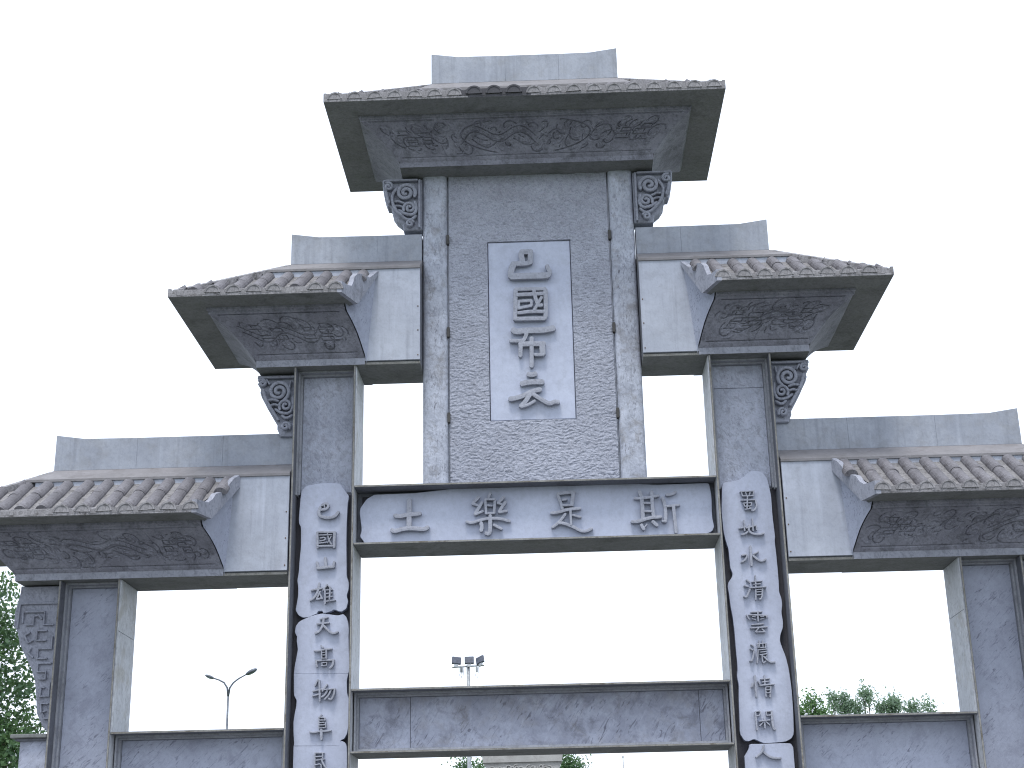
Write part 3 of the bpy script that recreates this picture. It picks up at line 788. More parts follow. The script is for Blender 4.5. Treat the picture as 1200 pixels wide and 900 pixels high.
def cove_side(name, A, B, out, miA, miB, z0, H, ot, par, seed, fascia='fascia_stone', step=0.011, kind='', carved=True):
    """A, B: plan points of the wall line; out: outward direction; miA/miB: how far the end moves along AB per unit of outward offset"""
    A, B, out = np.array(A), np.array(B), np.array(out)
    d = B - A
    L = np.hypot(*d)
    d = d / L
    arc = H * 1.25
    nu, nv = (int(L / step) + 2, int(arc / step) + 2) if carved else (3, 16)
    o_, zf, tv = profile_at(nv)
    u = np.linspace(0, 1, nu)
    U, T = np.meshgrid(u, tv, indexing='ij')
    O = np.tile(o_ * ot, (nu, 1))
    Z = np.tile(z0 + zf * H, (nu, 1))
    s0, s1 = -O * miA, L + O * miB
    S = s0 + (s1 - s0) * U
    hgt = np.zeros_like(U)
    if carved:
        hgt = 0.85 * relief(U * L, T * arc, L, arc, seed, kind) * np.clip(np.minimum(U, 1 - U) * L / 0.06, 0, 1) * np.clip((T - 0.14) / 0.05, 0, 1) * np.clip((0.93 - T) / 0.03, 0, 1)
        hgt += 0.006 * (vnoise(U * L, T * arc, 0.2, 0.15, seed + 3) - 0.5) * np.clip((T - 0.1) / 0.05, 0, 1)
    # displacement direction: outward and downward
    nx, nz = 0.75, -0.66
    P = np.zeros(U.shape + (3,))
    P[..., 0] = A[0] + d[0] * S + out[0] * (O + hgt * nx)
    P[..., 1] = A[1] + d[1] * S + out[1] * (O + hgt * nx)
    P[..., 2] = Z + hgt * nz
    o = grid_obj(name, P, 'carved_stone', par, smooth=False)
    o.data.materials.append(MAT[fascia])
    fi = np.zeros((nu - 1, nv - 1), int)
    fi[:, zf[1:] < 0.149] = 1
    o.data.polygons.foreach_set('material_index', fi.reshape(-1).tolist())
    return o


# ------------------------------------------------------------------ roof tiles: shared meshes
SLOPE = 0.63
ANG = math.atan(SLOPE)
TR = 0.112
_rt = random.Random(11)


def tile_mesh(name, mat, capped, hollow=False):
    V, F = [], []
    n = 9
    # half round barrel, a little wider at the lower end, with a rolled lip
    rows = ((0.0, 1.0), (0.06, 1.01), (0.5, 0.985), (1.0, 0.95))
    for y, r in rows:
        for i in range(n + 1):
            a = math.pi * i / n
            V.append((-TR * r * math.cos(a), y, TR * r * (math.sin(a) * 1.0) - 0.02))
    for k in range(len(rows) - 1):
        for i in range(n):
            a = k * (n + 1) + i
            F.append((a, a + 1, a + n + 2, a + n + 1))
    if capped:
        F.append(tuple(range(n + 1)))
    if hollow:
        b = len(V)
        for i in range(n + 1):
            a = math.pi * i / n
            V.append((-TR * .78 * math.cos(a), 0.0, TR * .78 * math.sin(a) - 0.02))
        for i in range(n + 1):
            a = math.pi * i / n
            V.append((-TR * .74 * math.cos(a), 0.5, TR * .74 * math.sin(a) - 0.02))
        for i in range(n):
            F.append((i, i + 1, b + i + 1, b + i))
            F.append((b + i, b + i + 1, b + n + 2 + i, b + n + 1 + i))
        F.append(tuple(range(b + n + 1, b + 2 * n + 2)))
    F.append(tuple(range((len(rows) - 1) * (n + 1), len(rows) * (n + 1)))[::-1])
    me = bpy.data.meshes.new(name)
    me.from_pydata(V, [], F)
    me.materials.append(MAT[mat])
    return me


ME_TILE = tile_mesh('roof_tile', 'roof_tile', True)
ME_SOOT = tile_mesh('roof_tile_soot', 'soot_tile', False, True)


def cap_mesh(mat):
    V, F = [], []
    n = 12
    for y, r in ((0.0, 0.86), (-0.012, 0.97), (-0.012, 1.18), (0.03, 1.20)):
        for i in range(n + 1):
            a = math.pi * i / n
            V.append((-TR * r * math.cos(a), y, TR * r * math.sin(a)))
    for k in range(3):
        for i in range(n):
            a = k * (n + 1) + i
            F.append((a, a + 1, a + n + 2, a + n + 1))
    F.append(tuple(range(n + 1)))
    F.append((0, n + 1, 2 * n + 2, 3 * n + 3))
    F.append((n, 2 * n + 1, 3 * n + 2, 4 * n + 3))
    me = bpy.data.meshes.new('tile_cap')
    me.from_pydata(V, [], F)
    me.materials.append(MAT[mat])
    return me


def drip_mesh(mat):
    n = 6
    V, F = [], []
    for y in (0.0, 0.16):
        for i in range(n + 1):
            x = -0.085 + 0.17 * i / n
            V.append((x, y, 0.090 - 0.022 * math.cos(x / 0.085 * math.pi / 2)))
    for y in (0.0, 0.16):
        for i in range(n + 1):
            x = -0.085 + 0.17 * i / n
            V.append((x, y, 0.004))
    for i in range(n):
        F += [(i, i + 1, i + n + 2, i + n + 1), (i, 2 * n + 2 + i, 2 * n + 3 + i, i + 1)]
    me = bpy.data.meshes.new('drip_tile')
    me.from_pydata(V, [], F)
    me.materials.append(MAT[mat])
    return me


ME_SCAP = cap_mesh('soot_tile')
ME_CAP, ME_DRIP, ME_SDRIP = cap_mesh('tile_cap'), drip_mesh('tile_cap'), drip_mesh('soot_tile')
SEG = 0.62                    # plan length of one tile


def put(name, me, M, par):
    o = bpy.data.objects.new(name, me)
    o.matrix_local = M
    return link(o, par)


def tile_row(par, foot, ang_z, plan_len, soot=False, joined=None):
    """row of barrel tiles climbing the slope from foot; joined: bmesh that takes the row instead of single objects"""
    base = Matrix.Translation(foot) @ Matrix.Rotation(ang_z, 4, 'Z')
    n = max(1, int(math.ceil(plan_len / SEG - 0.15)))
    seg = plan_len / n
    for k in range(n):
        lead = 0.068
        jit = Matrix.Rotation(_rt.uniform(-0.02, 0.02), 4, 'Z') @ Matrix.Translation((_rt.uniform(-.006, .006), 0, _rt.uniform(-.006, .006)))
        M = base @ Matrix.Translation((0, k * seg + lead, (k * seg + lead) * SLOPE)) @ jit @ Matrix.Rotation(ANG, 4, 'X') @ Matrix.Diagonal((1, seg / math.cos(ANG) * 1.06, 1, 1))
        if joined is not None:
            t = ME_TILE.copy()
            t.transform(M)
            joined.from_mesh(t)
            bpy.data.meshes.remove(t)
        else:
            put('roof_tile', ME_SOOT if soot and k == 0 else ME_TILE, M, par)
    if joined is None:
        if soot:
            put('tile_cap', ME_SCAP, base @ Matrix.Translation((0, -0.03, 0.0)) @ Matrix.Diagonal((1.1, 1, 1.15, 1)), par)
        elif soot is False and _rt.random() > 0.06:
            put('tile_cap', ME_CAP, base @ Matrix.Translation((_rt.uniform(-.005, .005), -0.012 - _rt.random() * 0.012, -0.01)) @ Matrix.Rotation(_rt.uniform(-.06, .06), 4, 'Y'), par)


def ridge_slab(par, x0, x1, z0, z1, tips, joints):
    """slab along the ridge, its ends lifted into low wedges; cut into stones at the joints"""
    xs = [x0] + list(joints) + [x1]
    y0, y1 = 0.39, D - 0.39
    for i in range(len(xs) - 1):
        a, b = xs[i] + (0.0008 if i else 0), xs[i + 1] - (0.0008 if i < len(xs) - 2 else 0)
        za = zb = z1
        if i == 0 and tips[0]:
            q = [(a, z0), (b, z0), (b, z1), (min(b, a + 0.5), z1 + 0.008), (a, z1 + 0.08)]
        elif i == len(xs) - 2 and tips[1]:
            q = [(a, z0), (b, z0), (b, z1 + 0.08), (max(a, b - 0.5), z1 + 0.008), (a, z1)]
        else:
            q = [(a, z0), (b, z0), (b, z1), (a, z1)]
        q2 = []
        for v in q:
            if not q2 or math.hypot(v[0] - q2[-1][0], v[1] - q2[-1][1]) > 0.004:
                q2.append(v)
        prism('ridge_stone', q2, y0, y1, 'ridge_stone', par, bev=0.003)


def strip(par, x0, x1, zb, zt, hip0, hip1):
    """sloping band between the tiles and the ridge slab, on both faces"""
    ya, yb = -0.055, 0.40
    for back in (0, 1):
        Yf = (lambda y: D - y) if back else (lambda y: y)
        V = [(x0 - hip0, Yf(ya), zb - 0.03), (x1 + hip1, Yf(ya), zb - 0.03), (x0 - hip0, Yf(ya), zb + 0.012), (x1 + hip1, Yf(ya), zb + 0.012),
             (x0, Yf(yb), zt), (x1, Yf(yb), zt), (x0, Yf(yb), zb - 0.03), (x1, Yf(yb), zb - 0.03)]
        F = [(0, 1, 3, 2), (2, 3, 5, 4), (4, 5, 7, 6), (0, 2, 4, 6), (1, 3, 5, 7), (0, 1, 7, 6)]
        obj('ridge_base', V, F, 'strip_stone', par)


def hip_ridge(par, a, b, w=0.20, h=0.06):
    a, b = Vector(a), Vector(b)
    d = (b - a).normalized()
    sd = d.cross(Vector((0, 0, 1))).normalized()
    up = sd.cross(d)
    V = []
    for q, k in ((a - d * 0.02, 1.0), (b, 0.9)):
        for su, hh in ((-1, -0.10), (-1, h * 0.55), (-0.45, h), (0.45, h), (1, h * 0.55), (1, -0.10)):
            V.append(q + sd * su * w / 2 * k + up * hh)
    F = [(i, (i + 1) % 6, 6 + (i + 1) % 6, 6 + i) for i in range(6)] + [(0, 1, 2, 3, 4, 5), (6, 7, 8, 9, 10, 11)]
    obj('hip_ridge', V, F, 'tile_cap', par)


# ------------------------------------------------------------------ side roofs (middle and low tiers)
def side_tier(s, P, seed, name_label):
    xi, xo, z0, z1, ez = P['xi'], P['xo'], P['z0'], P['z1'], P['ez']
    E = 1.272                              # eave overhang from the front face
    H = ez - z0
    xe = xo + E                            # outer eave
    yf, yb = -E, D + E
    roof = empty('tier_roof', parent=gate)
    roof['label'] = name_label
    sx = lambda x: s * x
    # splayed inner end of the stub roof
    ex, wx = P['ex'], P['wx']
    xin = lambda y: wx + (ex - wx) * (-y) / E
    # supporting plate and body of the wall
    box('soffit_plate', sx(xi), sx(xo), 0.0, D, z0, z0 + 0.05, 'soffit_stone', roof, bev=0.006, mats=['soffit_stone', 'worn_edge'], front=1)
    box('wall_core', sx(xi), sx(xo), 0.02, D - 0.02, z0 + 0.052, z1 - 0.04, 'frame_stone', roof, bev=0)
    for yy in ((-0.03, 0.02), (D - 0.02, D + 0.03)):
        cuts = [xi] + P['wj'] + [wx + 0.18]
        for a, b in zip(cuts[:-1], cuts[1:]):
            box('wall_slab', sx(a + 0.003), sx(b - 0.003), yy[0], yy[1], z0 + 0.066, z1 - 0.03, 'wall_slab', roof, bev=0.005)
    for ya in (-0.03, D + 0.018):
        box('mortar_band', sx(wx + 0.182), sx(xo - 0.2), ya, ya + 0.012, ez + 0.55, z1 - 0.03, 'wall_slab', roof, bev=0)
    for zz in (z0 + 0.14, z0 + 0.60, z0 + 1.05):
        box('stud', sx(xi + 0.03), sx(xi + 0.05), -0.04, -0.028, zz, zz + 0.022, 'rust', roof, bev=0.003)
    # cove: front, outer side, back
    off = 0.17
    ci = wx + off
    spl = (ex - wx) / E
    A, B = ((sx(ci), -0.03), (sx(xo), -0.03))
    cove_side('cove', A, B, (0, -1), -spl, 1.0, z0, H, P['ot'], roof, seed)
    cove_side('cove', (sx(xo), -0.03), (sx(xo), D + 0.03), (s, 0), 1.0, 1.0, z0, H, P['ot'], roof, seed + 5, carved=False)
    cove_side('cove', (sx(xo), D + 0.03), (sx(ci), D + 0.03), (0, 1), 1.0, -spl, z0, H, P['ot'], roof, seed + 9, carved=False)
    box('cove_core', sx(ci), sx(xo - 0.004), -0.02, D + 0.02, z0 + 0.054, ez, 'frame_stone', roof, bev=0)
    # the cove's inner end, a smooth splayed cheek
    for back in (0, 1):
        Yf = (lambda y: D - y) if back else (lambda y: y)
        o_, zf, _ = profile_at(16)
        oo = o_ * P['ot']
        V = [(sx(ci + o * spl - 0.02), Yf(-0.03 - o - 0.004), z0 + z_ * H) for o, z_ in zip(oo, zf)]
        W = [(sx(ci - 0.02 - P['lean'] * z_), Yf(-0.028), z0 + z_ * H) for z_ in zf]
        top = [(sx(ci - 0.02 - P['lean'] * 1.9), Yf(-0.028), ez + 0.82), (sx(ci + 0.45 * spl - 0.02), Yf(-0.46), ez + 0.44)]
        V2 = V + W
        n = len(V)
        F = [(i, i + 1, n + i + 1, n + i) for i in range(n - 1)]
        V2 += top
        F.append((n - 1, 2 * n + 1, 2 * n, 2 * n - 1))
        obj('cheek', V2, F, 'pillar_panel', roof, fix=False)
    # eave deck
    dz = ez + 0.055
    yt = -0.03
    yv = P['board'][-1][0]
    zt = dz + (yt - yf) * SLOPE
    yr = 0.40
    zr = dz + (yr - yf) * SLOPE
    V = [(sx(xin(yf)), yf, ez), (sx(xe), yf, ez), (sx(xe), yb, ez), (sx(xin(yf)), yb, ez),
         (sx(xin(yf)), yf, dz), (sx(xe), yf, dz), (sx(xe), yb, dz), (sx(xin(yf)), yb, dz),
         (sx(wx), yr, zr), (sx(xe - (yr - yf)), yr, zr), (sx(xe - (yr - yf)), D - yr, zr), (sx(wx), D - yr, zr),
         (sx(xin(yv)), yv + 0.01, ez), (sx(ci + 0.25), -0.60, ez), (sx(ci + 0.25), D + 0.60, ez), (sx(xin(yv)), D - yv - 0.01, ez)]
    F = [(0, 1, 2, 3, 15, 14, 13, 12), (0, 1, 5, 4), (1, 2, 6, 5), (2, 3, 7, 6), (4, 5, 9, 8), (5, 6, 10, 9), (6, 7, 11, 10), (8, 9, 10, 11)]
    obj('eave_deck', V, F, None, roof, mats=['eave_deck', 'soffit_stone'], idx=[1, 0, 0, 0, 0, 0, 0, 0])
    fz = ez + 0.125
    box('eave_fascia', sx(xin(yf) - 0.02), sx(xe), yf - 0.004, yf + 0.05, ez + 0.002, fz, 'tile_cap', roof, bev=0.006)
    box('eave_fascia', sx(xin(yf) - 0.02), sx(xe), yb - 0.05, yb + 0.004, ez + 0.002, fz, 'tile_cap', roof, bev=0.006)
    box('eave_fascia', sx(xe - 0.05), sx(xe + 0.004), yf - 0.006, yb + 0.006, ez + 0.004, ez + 0.155, 'tile_cap', roof, bev=0.006)
    # carved end board following the slope, in the splayed plane
    prof = [(y, ez + z) for y, z in P['board']]
    yv = P['board'][-1][0]
    for back in (0, 1):
        Yf = (lambda y: D - y) if back else (lambda y: y)
        n = len(prof)
        V = [(sx(xin(y) - 0.06), Yf(y), z) for y, z in prof] + [(sx(xin(y) + 0.02), Yf(y), z) for y, z in prof]
        F = [tuple(range(n)), tuple(range(n, 2 * n))] + [(i, (i + 1) % n, n + (i + 1) % n, n + i) for i in range(n)]
        obj('end_board', V, F, 'fascia_stone', roof)
    # tile rows on the front, one object for each tile; outer side and back rows joined
    x = ex + 0.05
    while x < xe - 0.16:
        ln = min(1.22, xe - x - 0.06)
        tile_row(roof, Vector((sx(x), yf, dz + 0.012)), 0, ln)
        if x + 0.17 < xe - 0.1:
            put('drip_tile', ME_DRIP, Matrix.Translation((sx(x + 0.1725), yf - 0.008, dz - 0.03)), roof)
        x += 0.345
    tile_row(roof, Vector((sx(ex - 0.26), yf + 0.62, dz + 0.012 + 0.62 * SLOPE)), 0, 0.60, soot=None)
    bm = bmesh.new()
    y = yf + 0.2
    while y < yb - 0.15:
        ln = min(1.5, y - yf - 0.06, yb - y - 0.06)
        tile_row(roof, Vector((sx(xe - 0.06), y, dz + 0.03)), s * math.pi / 2, ln, joined=bm)
        y += 0.345
    x = ex + 0.05
    while x < xe - 0.16:
        tile_row(roof, Vector((sx(x), yb, dz + 0.012)), math.pi, min(1.22, xe - x - 0.06), joined=bm)
        x += 0.345
    o = bm_obj('tile_course', bm, 'roof_tile', roof)
    o['kind'] = 'stuff'
    # hips, band and ridge
    rx1, rz0, rz1 = P['rx1'], P['rz0'], P['rz1']
    for Yf in ((lambda y: y), (lambda y: D - y)):
        hip_ridge(roof, (sx(xe - 0.09), Yf(yf + 0.09), dz + 0.05), (sx(rx1 + 0.04), Yf(0.36), rz0 - 0.09))
    if s > 0:
        strip(roof, xi, rx1, z1 - 0.02, rz0 + 0.004, 0, 0.30)
        ridge_slab(roof, xi + 0.01, rx1, rz0, rz1, (0, 1), P['rj'])
    else:
        strip(roof, -rx1, -xi, z1 - 0.02, rz0 + 0.004, 0.30, 0)
        ridge_slab(roof, -rx1, -xi - 0.01, rz0, rz1, (1, 0), [-j for j in P['rj'][::-1]])
    return roof


for s in (-1, 1):
    side_tier(s, dict(xi=1.93, xo=4.79, z0=ZM0, z1=12.19, ez=11.20, ex=3.19, wx=2.72, ot=0.74, lean=0.08, rx1=4.315, rz0=12.47, rz1=12.99, wj=[], rj=[2.75], board=((-1.28, -.004), (-1.28, .2), (-1.1, .2), (-.96, .24), (-.90, .34), (-.86, .45), (-.76, .55), (-.64, .60), (-.5, .61), (-.34, .65), (-.031, .91), (-.031, .83), (-.74, -.004))),
              20 + s, 'middle stub roof over the ' + ('left' if s < 0 else 'right') + ' inner pillar')
    side_tier(s, dict(xi=PO + 0.02, xo=8.68, z0=ZT0, z1=8.44, ez=7.475, ex=5.45, wx=5.03, ot=0.74, lean=0.05, rx1=8.33, rz0=8.71, rz1=9.27, wj=[], rj=[5.4, 6.9], board=((-1.28, -.004), (-1.28, .21), (-.96, .24), (-.84, .32), (-.74, .44), (-.56, .52), (-.40, .66), (-.22, .84), (-.06, .94), (-.031, .94), (-.031, .73), (-.84, -.004))),
              40 + s, 'low side roof over the ' + ('left' if s < 0 else 'right') + ' outer pillar')

# ------------------------------------------------------------------ top roof
E = 1.235
TXO, TZ0, TEZ = 2.30, 14.14, 14.835
top = empty('top_roof', parent=gate)
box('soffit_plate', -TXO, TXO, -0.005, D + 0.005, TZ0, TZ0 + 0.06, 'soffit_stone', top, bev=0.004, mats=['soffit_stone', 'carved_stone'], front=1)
box('cove_core', -TXO + 0.01, TXO - 0.01, 0.0, D, TZ0 + 0.062, TEZ, 'frame_stone', top, bev=0)
Ht = TEZ - TZ0
cove_side('cove', (-TXO, -0.02), (TXO, -0.02), (0, -1), 1, 1, TZ0, Ht, 0.68, top, 61, fascia='carved_stone', kind='long')
cove_side('cove', (TXO, -0.02), (TXO, D + 0.02), (1, 0), 1, 1, TZ0, Ht, 0.68, top, 62, fascia='carved_stone', carved=False)
cove_side('cove', (-TXO, D + 0.02), (-TXO, -0.02), (-1, 0), 1, 1, TZ0, Ht, 0.68, top, 63, fascia='carved_stone', carved=False)
cove_side('cove', (TXO, D + 0.02), (-TXO, D + 0.02), (0, 1), 1, 1, TZ0, Ht, 0.68, top, 64, carved=False)
xe, yf, yb = 3.525, -E, D + E
dz = TEZ + 0.055
yr = 0.40
zr = dz + (yr - yf) * SLOPE
xr = xe - (yr - yf)
V = [(-xe, yf, TEZ), (xe, yf, TEZ), (xe, yb, TEZ), (-xe, yb, TEZ), (-xe, yf, dz), (xe, yf, dz), (xe, yb, dz), (-xe, yb, dz),
     (-xr, yr, zr), (xr, yr, zr), (xr, D - yr, zr), (-xr, D - yr, zr)]
obj('eave_deck', V, [(0, 1, 2, 3), (0, 1, 5, 4), (1, 2, 6, 5), (2, 3, 7, 6), (3, 0, 4, 7), (4, 5, 9, 8), (5, 6, 10, 9), (6, 7, 11, 10), (7, 4, 8, 11), (8, 9, 10, 11)],
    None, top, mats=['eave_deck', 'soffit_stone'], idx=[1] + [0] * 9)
nrow = 20
for ya in (yf - 0.004, yb - 0.046):
    for xa, xb, mm in ((-xe, -0.98, 'tile_cap'), (-0.98, 0.12, 'soot_tile' if ya < 0 else 'tile_cap'), (0.12, xe, 'tile_cap')):
        box('eave_fascia', xa, xb, ya, ya + 0.05, TEZ + 0.002, TEZ + 0.165, mm, top, bev=0.004)
for s in (-1, 1):
    box('eave_fascia', s * (xe - 0.05), s * (xe + 0.004), yf - 0.006, yb + 0.006, TEZ + 0.004, TEZ + 0.178, 'tile_cap', top, bev=0.006)
for i in range(nrow):
    x = -xe + 0.2 + (2 * xe - 0.4) * i / (nrow - 1)
    ln = min(1.30, xe - abs(x) - 0.06)
    tile_row(top, Vector((x, yf, dz + 0.005)), 0, ln, soot=i in (7, 8, 9))
    if i < nrow - 1:
        put('drip_tile', ME_SDRIP if i in (6, 7, 8, 9) else ME_DRIP, Matrix.Translation((x + (xe - 0.2) / (nrow - 1), yf - 0.008, dz - 0.03)) @ Matrix.Diagonal((1, 1, 1.75, 1)), top)
bm = bmesh.new()
for i in range(nrow):
    x = -xe + 0.2 + (2 * xe - 0.4) * i / (nrow - 1)
    tile_row(top, Vector((x, yb, dz + 0.005)), math.pi, min(1.30, xe - abs(x) - 0.06), joined=bm)
y = yf + 0.2
while y < yb - 0.15:
    for s in (-1, 1):
        tile_row(top, Vector((s * (xe - 0.06), y, dz + 0.03)), s * math.pi / 2, min(1.5, y - yf - 0.06, yb - y - 0.06), joined=bm)
    y += 0.345
o = bm_obj('tile_course', bm, 'roof_tile', top)
o['kind'] = 'stuff'
for s in (-1, 1):
    for Yf in ((lambda y: y), (lambda y: D - y)):
        hip_ridge(top, (s * (xe - 0.09), Yf(yf + 0.09), dz + 0.05), (s * 1.80, Yf(0.36), 15.99))
strip(top, -1.755, 1.755, 15.73, 16.104, 0.2, 0.2)
ridge_slab(top, -1.755, 1.755, 16.10, 16.655, (1, 1), [-0.36, 0.65])


# ------------------------------------------------------------------ things behind the gate
def tube(bm, pts, radii, seg=8):
    pts = [Vector(p_) for p_ in pts]
    rings = []
    for i, p_ in enumerate(pts):
        t = (pts[min(i + 1, len(pts) - 1)] - pts[max(i - 1, 0)]).normalized()
        a = t.orthogonal().normalized() if abs(t.z) > 0.99 else t.cross(Vector((0, 0, 1))).normalized()
        b = t.cross(a)
        rings.append([bm.verts.new(p_ + (a * math.cos(2 * math.pi * k / seg) + b * math.sin(2 * math.pi * k / seg)) * radii[i]) for k in range(seg)])
    for r0, r1 in zip(rings[:-1], rings[1:]):
        for k in range(seg):
            bm.faces.new((r0[k], r0[(k + 1) % seg], r1[(k + 1) % seg], r1[k]))
    bm.faces.new(rings[0][::-1])
    bm.faces.new(rings[-1])


def tube_obj(name, pts, radii, mat, parent=None, seg=8):
    bm = bmesh.new()
    tube(bm, pts, radii, seg)
    return bm_obj(name, bm, mat, parent, smooth=True)


# double-armed street lamp
lx, ly = -14.93, 45.0
lamp = empty('street_lamp', (lx, ly, 0))
tag(lamp, 'slim grey street lamp with two curved arms behind the left bay of the gate', 'street lamp')
tube_obj('pole', [(0, 0, 0), (0, 0, 4), (0, 0, 10.75)], [0.12, 0.08, 0.042], 'lamp_grey', lamp)
tube_obj('base', [(0, 0, 0), (0, 0, 0.5), (0, 0, 0.6)], [0.2, 0.2, 0.13], 'lamp_grey', lamp)
for sx_, pts_, hx, hz, hw in ((-1, ((0.06, 10.99), (0.22, 11.23), (0.46, 11.36), (0.70, 11.44)), -1.12, 11.60, 0.075), (1, ((0.06, 10.99), (0.22, 11.22), (0.46, 11.40), (0.78, 11.57)), 1.30, 11.83, 0.105)):
    ex_, ez_ = pts_[-1][0] * sx_, pts_[-1][1]
    tube_obj('arm', [(0, 0, 10.6)] + [(a_ * sx_, 0, b_) for a_, b_ in pts_], [0.05, 0.043, 0.04, 0.036, 0.03], 'lamp_grey', lamp)
    bm = bmesh.new()
    bmesh.ops.create_uvsphere(bm, u_segments=14, v_segments=8, radius=1)
    a, b = Vector((ex_, 0, ez_)), Vector((hx, 0, hz))
    d = (b - a)
    M = Matrix.Translation((a + b) / 2) @ Matrix.Rotation(math.atan2(-d.z, d.x), 4, 'Y') @ Matrix.Diagonal((d.length * 0.52, 0.17, hw, 1))
    bm.transform(M)
    hd = bm_obj('lamp_head', bm, 'lamp_grey', lamp, smooth=True)
    bm = bmesh.new()
    bmesh.ops.create_uvsphere(bm, u_segments=12, v_segments=6, radius=1)
    bm.transform(Matrix.Translation((0, 0, -0.05)) @ M @ Matrix.Diagonal((0.7, 0.75, 0.6, 1)))
    bm_obj('lens', bm, 'lamp_glass', hd, smooth=True)

# floodlight mast
fx, fy = -4.05, 50.0
mast = empty('floodlight_mast', (fx, fy, 0))
tag(mast, 'pole with three dark floodlights on a short crossbar behind the central bay', 'floodlight')
tube_obj('pole', [(0, 0, 0), (0, 0, 12.5)], [0.12, 0.085], 'galvanised', mast)
tube_obj('crossbar', [(-0.80, 0, 12.40), (0.80, 0, 12.46)], [0.035, 0.035], 'galvanised', mast)
for px_, tz_, ty_ in ((-0.58, 0.10, 0.25), (0.06, -0.02, 0.0), (0.60, -0.32, -0.55)):
    bm = bmesh.new()
    add_box(bm, -0.23, 0.23, -0.06, 0.06, -0.19, 0.19, bev=0.02)
    M = Matrix.Translation((px_, -0.05, 12.72)) @ Matrix.Rotation(ty_, 4, 'Z') @ Matrix.Rotation(tz_, 4, 'Y') @ Matrix.Rotation(R(-15), 4, 'X')
    bm.transform(M)
    fl = bm_obj('floodlight', bm, 'flood_body', mast)
    bm = bmesh.new()
    add_box(bm, -0.20, 0.20, -0.072, -0.058, -0.16, 0.16)
    bm.transform(M)
    bm_obj('glass', bm, 'flood_body', fl)
    bm = bmesh.new()
    add_box(bm, -0.10, 0.10, -0.03, 0.03, -0.34, -0.18)
    bm.transform(M)
    bm_obj('yoke', bm, 'galvanised', fl)
for px_ in (-0.40, -0.33, 0.40):
    tube_obj('cable', [(px_, 0, 12.42), (px_ + 0.02, 0, 12.2), (px_ - 0.05, 0, 11.98), (px_ + 0.06, 0, 11.86), (px_ + 0.10, 0, 12.1), (px_ + 0.12, 0, 12.4)], [0.014] * 6, 'galvanised', mast, 5)
    bm = bmesh.new()
    add_box(bm, px_ - 0.03, px_ + 0.08, -0.05, 0.05, 12.15, 12.38, bev=0.01)
    bm_obj('control_gear', bm, 'galvanised', mast)

# thin pole far behind
pole = empty('slender_pole', (3.89, 60.0, 0))
tag(pole, 'thin plain pole far behind the gate, its tip just under the central crossbeam', 'pole')
tube_obj('shaft', [(0, 0, 0), (0, 0, 8.7)], [0.06, 0.028], 'galvanised', pole)
tube_obj('finial', [(0, 0, 8.66), (0, 0, 8.72), (0, 0, 8.80)], [0.03, 0.05, 0.01], 'galvanised', pole)

# carved stone stele behind
sy_ = 25.0
stele = empty('stone_stele', (-0.87, sy_, 0))
tag(stele, 'pale carved stone block seen under the central crossbeam', 'stele')
bm = bmesh.new()
for z0_, z1_, w0, w1, d_ in ((0, 0.5, 1.6, 1.6, 0.7), (0.5, 5.2, 1.05, 1.05, 0.42),):
    vs = [bm.verts.new((sx_ * w, sy2 * d_, z)) for z, w in ((z0_, w0), (z1_, w1)) for sx_, sy2 in ((-1, -1), (1, -1), (1, 1), (-1, 1))]
    for q in ((0, 1, 5, 4), (1, 2, 6, 5), (2, 3, 7, 6), (3, 0, 4, 7), (4, 5, 6, 7), (3, 2, 1, 0)):
        bm.faces.new([vs[i] for i in q])
bm_obj('shaft', bm, 'far_stone', stele)
bm = bmesh.new()
for z0_, z1_, w0, w1, d_ in ((5.203, 5.62, 1.10, 1.22, 0.48), (5.62, 5.90, 1.26, 1.30, 0.55)):
    vs = [bm.verts.new((sx_ * w, sy2 * d_, z)) for z, w in ((z0_, w0), (z1_, w1)) for sx_, sy2 in ((-1, -1), (1, -1), (1, 1), (-1, 1))]
    for q in ((0, 1, 5, 4), (1, 2, 6, 5), (2, 3, 7, 6), (3, 0, 4, 7), (4, 5, 6, 7), (3, 2, 1, 0)):
        bm.faces.new([vs[i] for i in q])
capo = bm_obj('capital', bm, 'far_stone', stele)
rr = random.Random(4)
st = []
for i in range(16):
    cx_ = -0.98 + 1.96 * i / 15
    st.append((0.035, spiral(cx_, 5.42 + rr.uniform(-.05, .05), 0.11, 0.02, rr.uniform(0, 6), rr.choice((-1, 1)) * 1.4, 14)))
V, F = strokes_geo(st, -0.485, 0.05)
obj('carving', V, F, 'far_stone', capo)


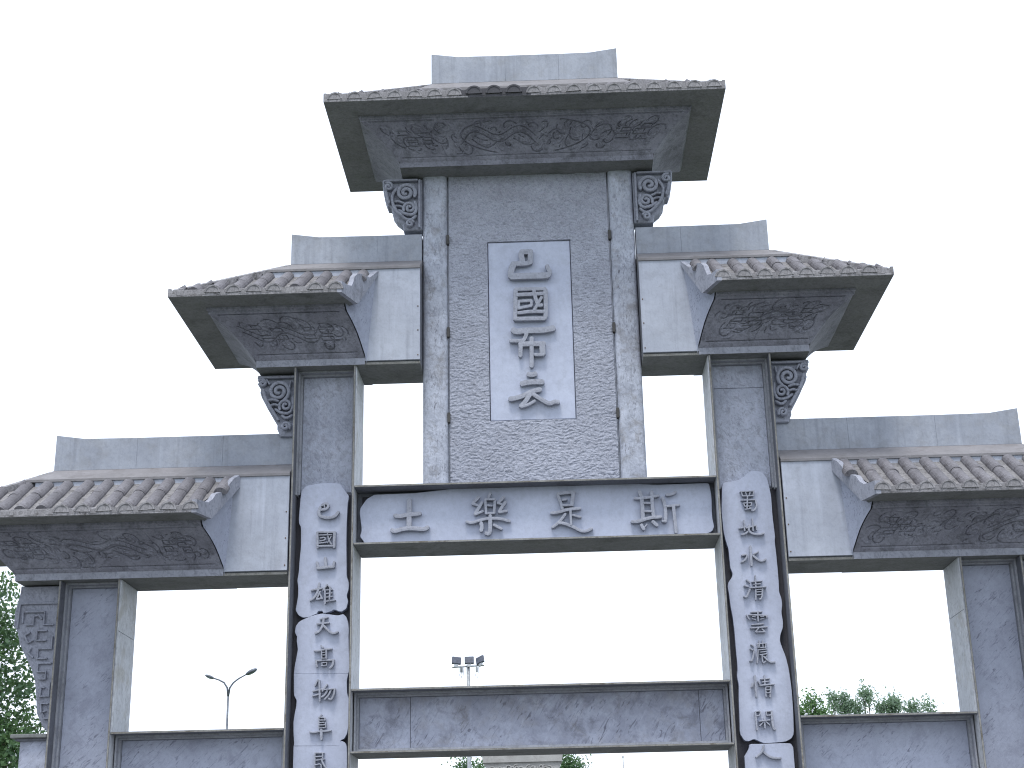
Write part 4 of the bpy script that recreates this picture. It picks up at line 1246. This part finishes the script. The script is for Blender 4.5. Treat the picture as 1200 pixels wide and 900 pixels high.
# ------------------------------------------------------------------ trees
def tree(name, label, loc, height, trunk_h, crown, leaf, n_leaf, mat, seed, group=None, clumps=60, spike=0.0, spread=1.0):
    """crown: list of (dx, dy, dz, rx, ry, rz); leaves sit in clumps on the twigs so that sky shows between them"""
    r_ = np.random.default_rng(seed)
    rr = random.Random(seed)
    t = empty(name, loc)
    tag(t, label, 'tree', group)
    bm = bmesh.new()
    bend = [(rr.uniform(-.15, .15) * k, rr.uniform(-.15, .15) * k, trunk_h * k / 4) for k in range(5)]
    w = height * 0.016
    tube(bm, bend, [w * (1 - 0.1 * k) for k in range(5)], 8)
    tips = []
    vols = np.array([c[3] * c[4] * c[5] for c in crown])
    vols = (vols / vols.sum() + 1.0 / len(vols)) / 2
    for i in range(clumps):
        c = crown[r_.choice(len(crown), p=vols)]
        d = r_.normal(size=3)
        d /= np.linalg.norm(d)
        rad = r_.random() ** 0.45
        tips.append(np.array(c[:3]) + d * rad * np.array(c[3:]))
    topp = np.array(bend[-1])
    for k, tp in enumerate(tips):
        if k % 2 == 0:
            st_ = topp * (0.75 + 0.25 * rr.random()) if rr.random() < .5 else np.array([bend[-1][0], bend[-1][1], trunk_h * rr.uniform(0.7, 1.0)])
            md = (st_ + tp) / 2 + np.array([rr.uniform(-.3, .3), rr.uniform(-.3, .3), rr.uniform(0, .5)])
            tube(bm, [st_, md, tp], [w * 0.4, w * 0.2, w * 0.05], 5)
    bm_obj('trunk', bm, 'bark', t, smooth=True)
    tips = np.array(tips)
    ci = r_.integers(0, len(tips), n_leaf)
    cs = leaf * (2.2 + 3.2 * r_.random(len(tips))) * spread
    off = r_.normal(size=(n_leaf, 3)) * cs[ci][:, None]
    off[:, 2] *= (0.75 + spike)
    P = tips[ci] + off
    a = r_.normal(size=(n_leaf, 3))
    a /= np.linalg.norm(a, axis=1)[:, None]
    b = np.cross(a, r_.normal(size=(n_leaf, 3)))
    b /= np.linalg.norm(b, axis=1)[:, None]
    sz = leaf * (0.6 + 0.7 * r_.random(n_leaf))[:, None]
    V = np.empty((n_leaf, 4, 3))
    V[:, 0] = P - a * sz * .6
    V[:, 1] = P + b * sz * .34 + np.array([0, 0, .02])
    V[:, 2] = P + a * sz * .6
    V[:, 3] = P - b * sz * .34 + np.array([0, 0, .02])
    F = np.arange(n_leaf * 4).reshape(-1, 4)
    obj('crown', V.reshape(-1, 3).tolist(), F.tolist(), mat, t, fix=False)
    return t


tree('broadleaf_tree', 'tall leafy green tree standing beyond the bracket of the left outer pillar', (-15.0, 14.0, 0), 11.5, 4.5,
     [(0, 0, 6.2, 2.4, 2.2, 3.2), (-0.6, 0.3, 8.6, 1.5, 1.6, 1.9), (1.1, -0.3, 4.6, 1.7, 1.7, 1.7), (-2.6, 0, 7.0, 2, 2, 2.9)], 0.125, 36000, 'leaf_dark', 3, clumps=200)
RT = 'treetops beyond the right side beam'
SHOOTS = (  # x, y, top, leaf material, label, shoots (dx, drop, width)
    (16.7, 75, 13.9, 'leaf_fresh', 'bright green treetop rising just right of the right inner pillar', ((-0.5, 0.5, .30), (0.25, 0.0, .38), (0.8, 0.7, .25))),
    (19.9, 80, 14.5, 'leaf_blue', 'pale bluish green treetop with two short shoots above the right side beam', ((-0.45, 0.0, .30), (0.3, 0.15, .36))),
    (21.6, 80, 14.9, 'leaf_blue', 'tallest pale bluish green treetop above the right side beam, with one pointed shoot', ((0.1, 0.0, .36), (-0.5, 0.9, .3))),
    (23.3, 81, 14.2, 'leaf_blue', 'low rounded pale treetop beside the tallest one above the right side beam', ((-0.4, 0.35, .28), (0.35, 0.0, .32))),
    (25.6, 80, 14.1, 'leaf_blue', 'small pale forked treetop above the right side beam, towards the right outer pillar', ((-0.85, 0.25, .26), (0.0, 0.1, .24), (0.45, 0.2, .18))))
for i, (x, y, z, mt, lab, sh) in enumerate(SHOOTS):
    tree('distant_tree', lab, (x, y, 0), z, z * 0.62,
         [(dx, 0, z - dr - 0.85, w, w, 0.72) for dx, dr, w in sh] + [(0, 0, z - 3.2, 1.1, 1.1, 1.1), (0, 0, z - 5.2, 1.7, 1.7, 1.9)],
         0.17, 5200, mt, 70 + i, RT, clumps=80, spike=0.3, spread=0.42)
for i, (x, y, z) in enumerate(((-4.5, 60, 9.0), (0.75, 60, 9.1))):
    tree('conifer_tree', ('dark tree top under the central crossbeam left of the carved stone block', 'dark tree top under the central crossbeam right of the carved stone block')[i], (x, y, 0), z, z * 0.6,
         [(0, 0, z - 1.0, 0.55, .6, .8), (0, 0, z - 2.6, 1.0, 1.0, 1.5)], 0.15, 4200, 'leaf_dark', 90 + i, clumps=50, spread=0.6)
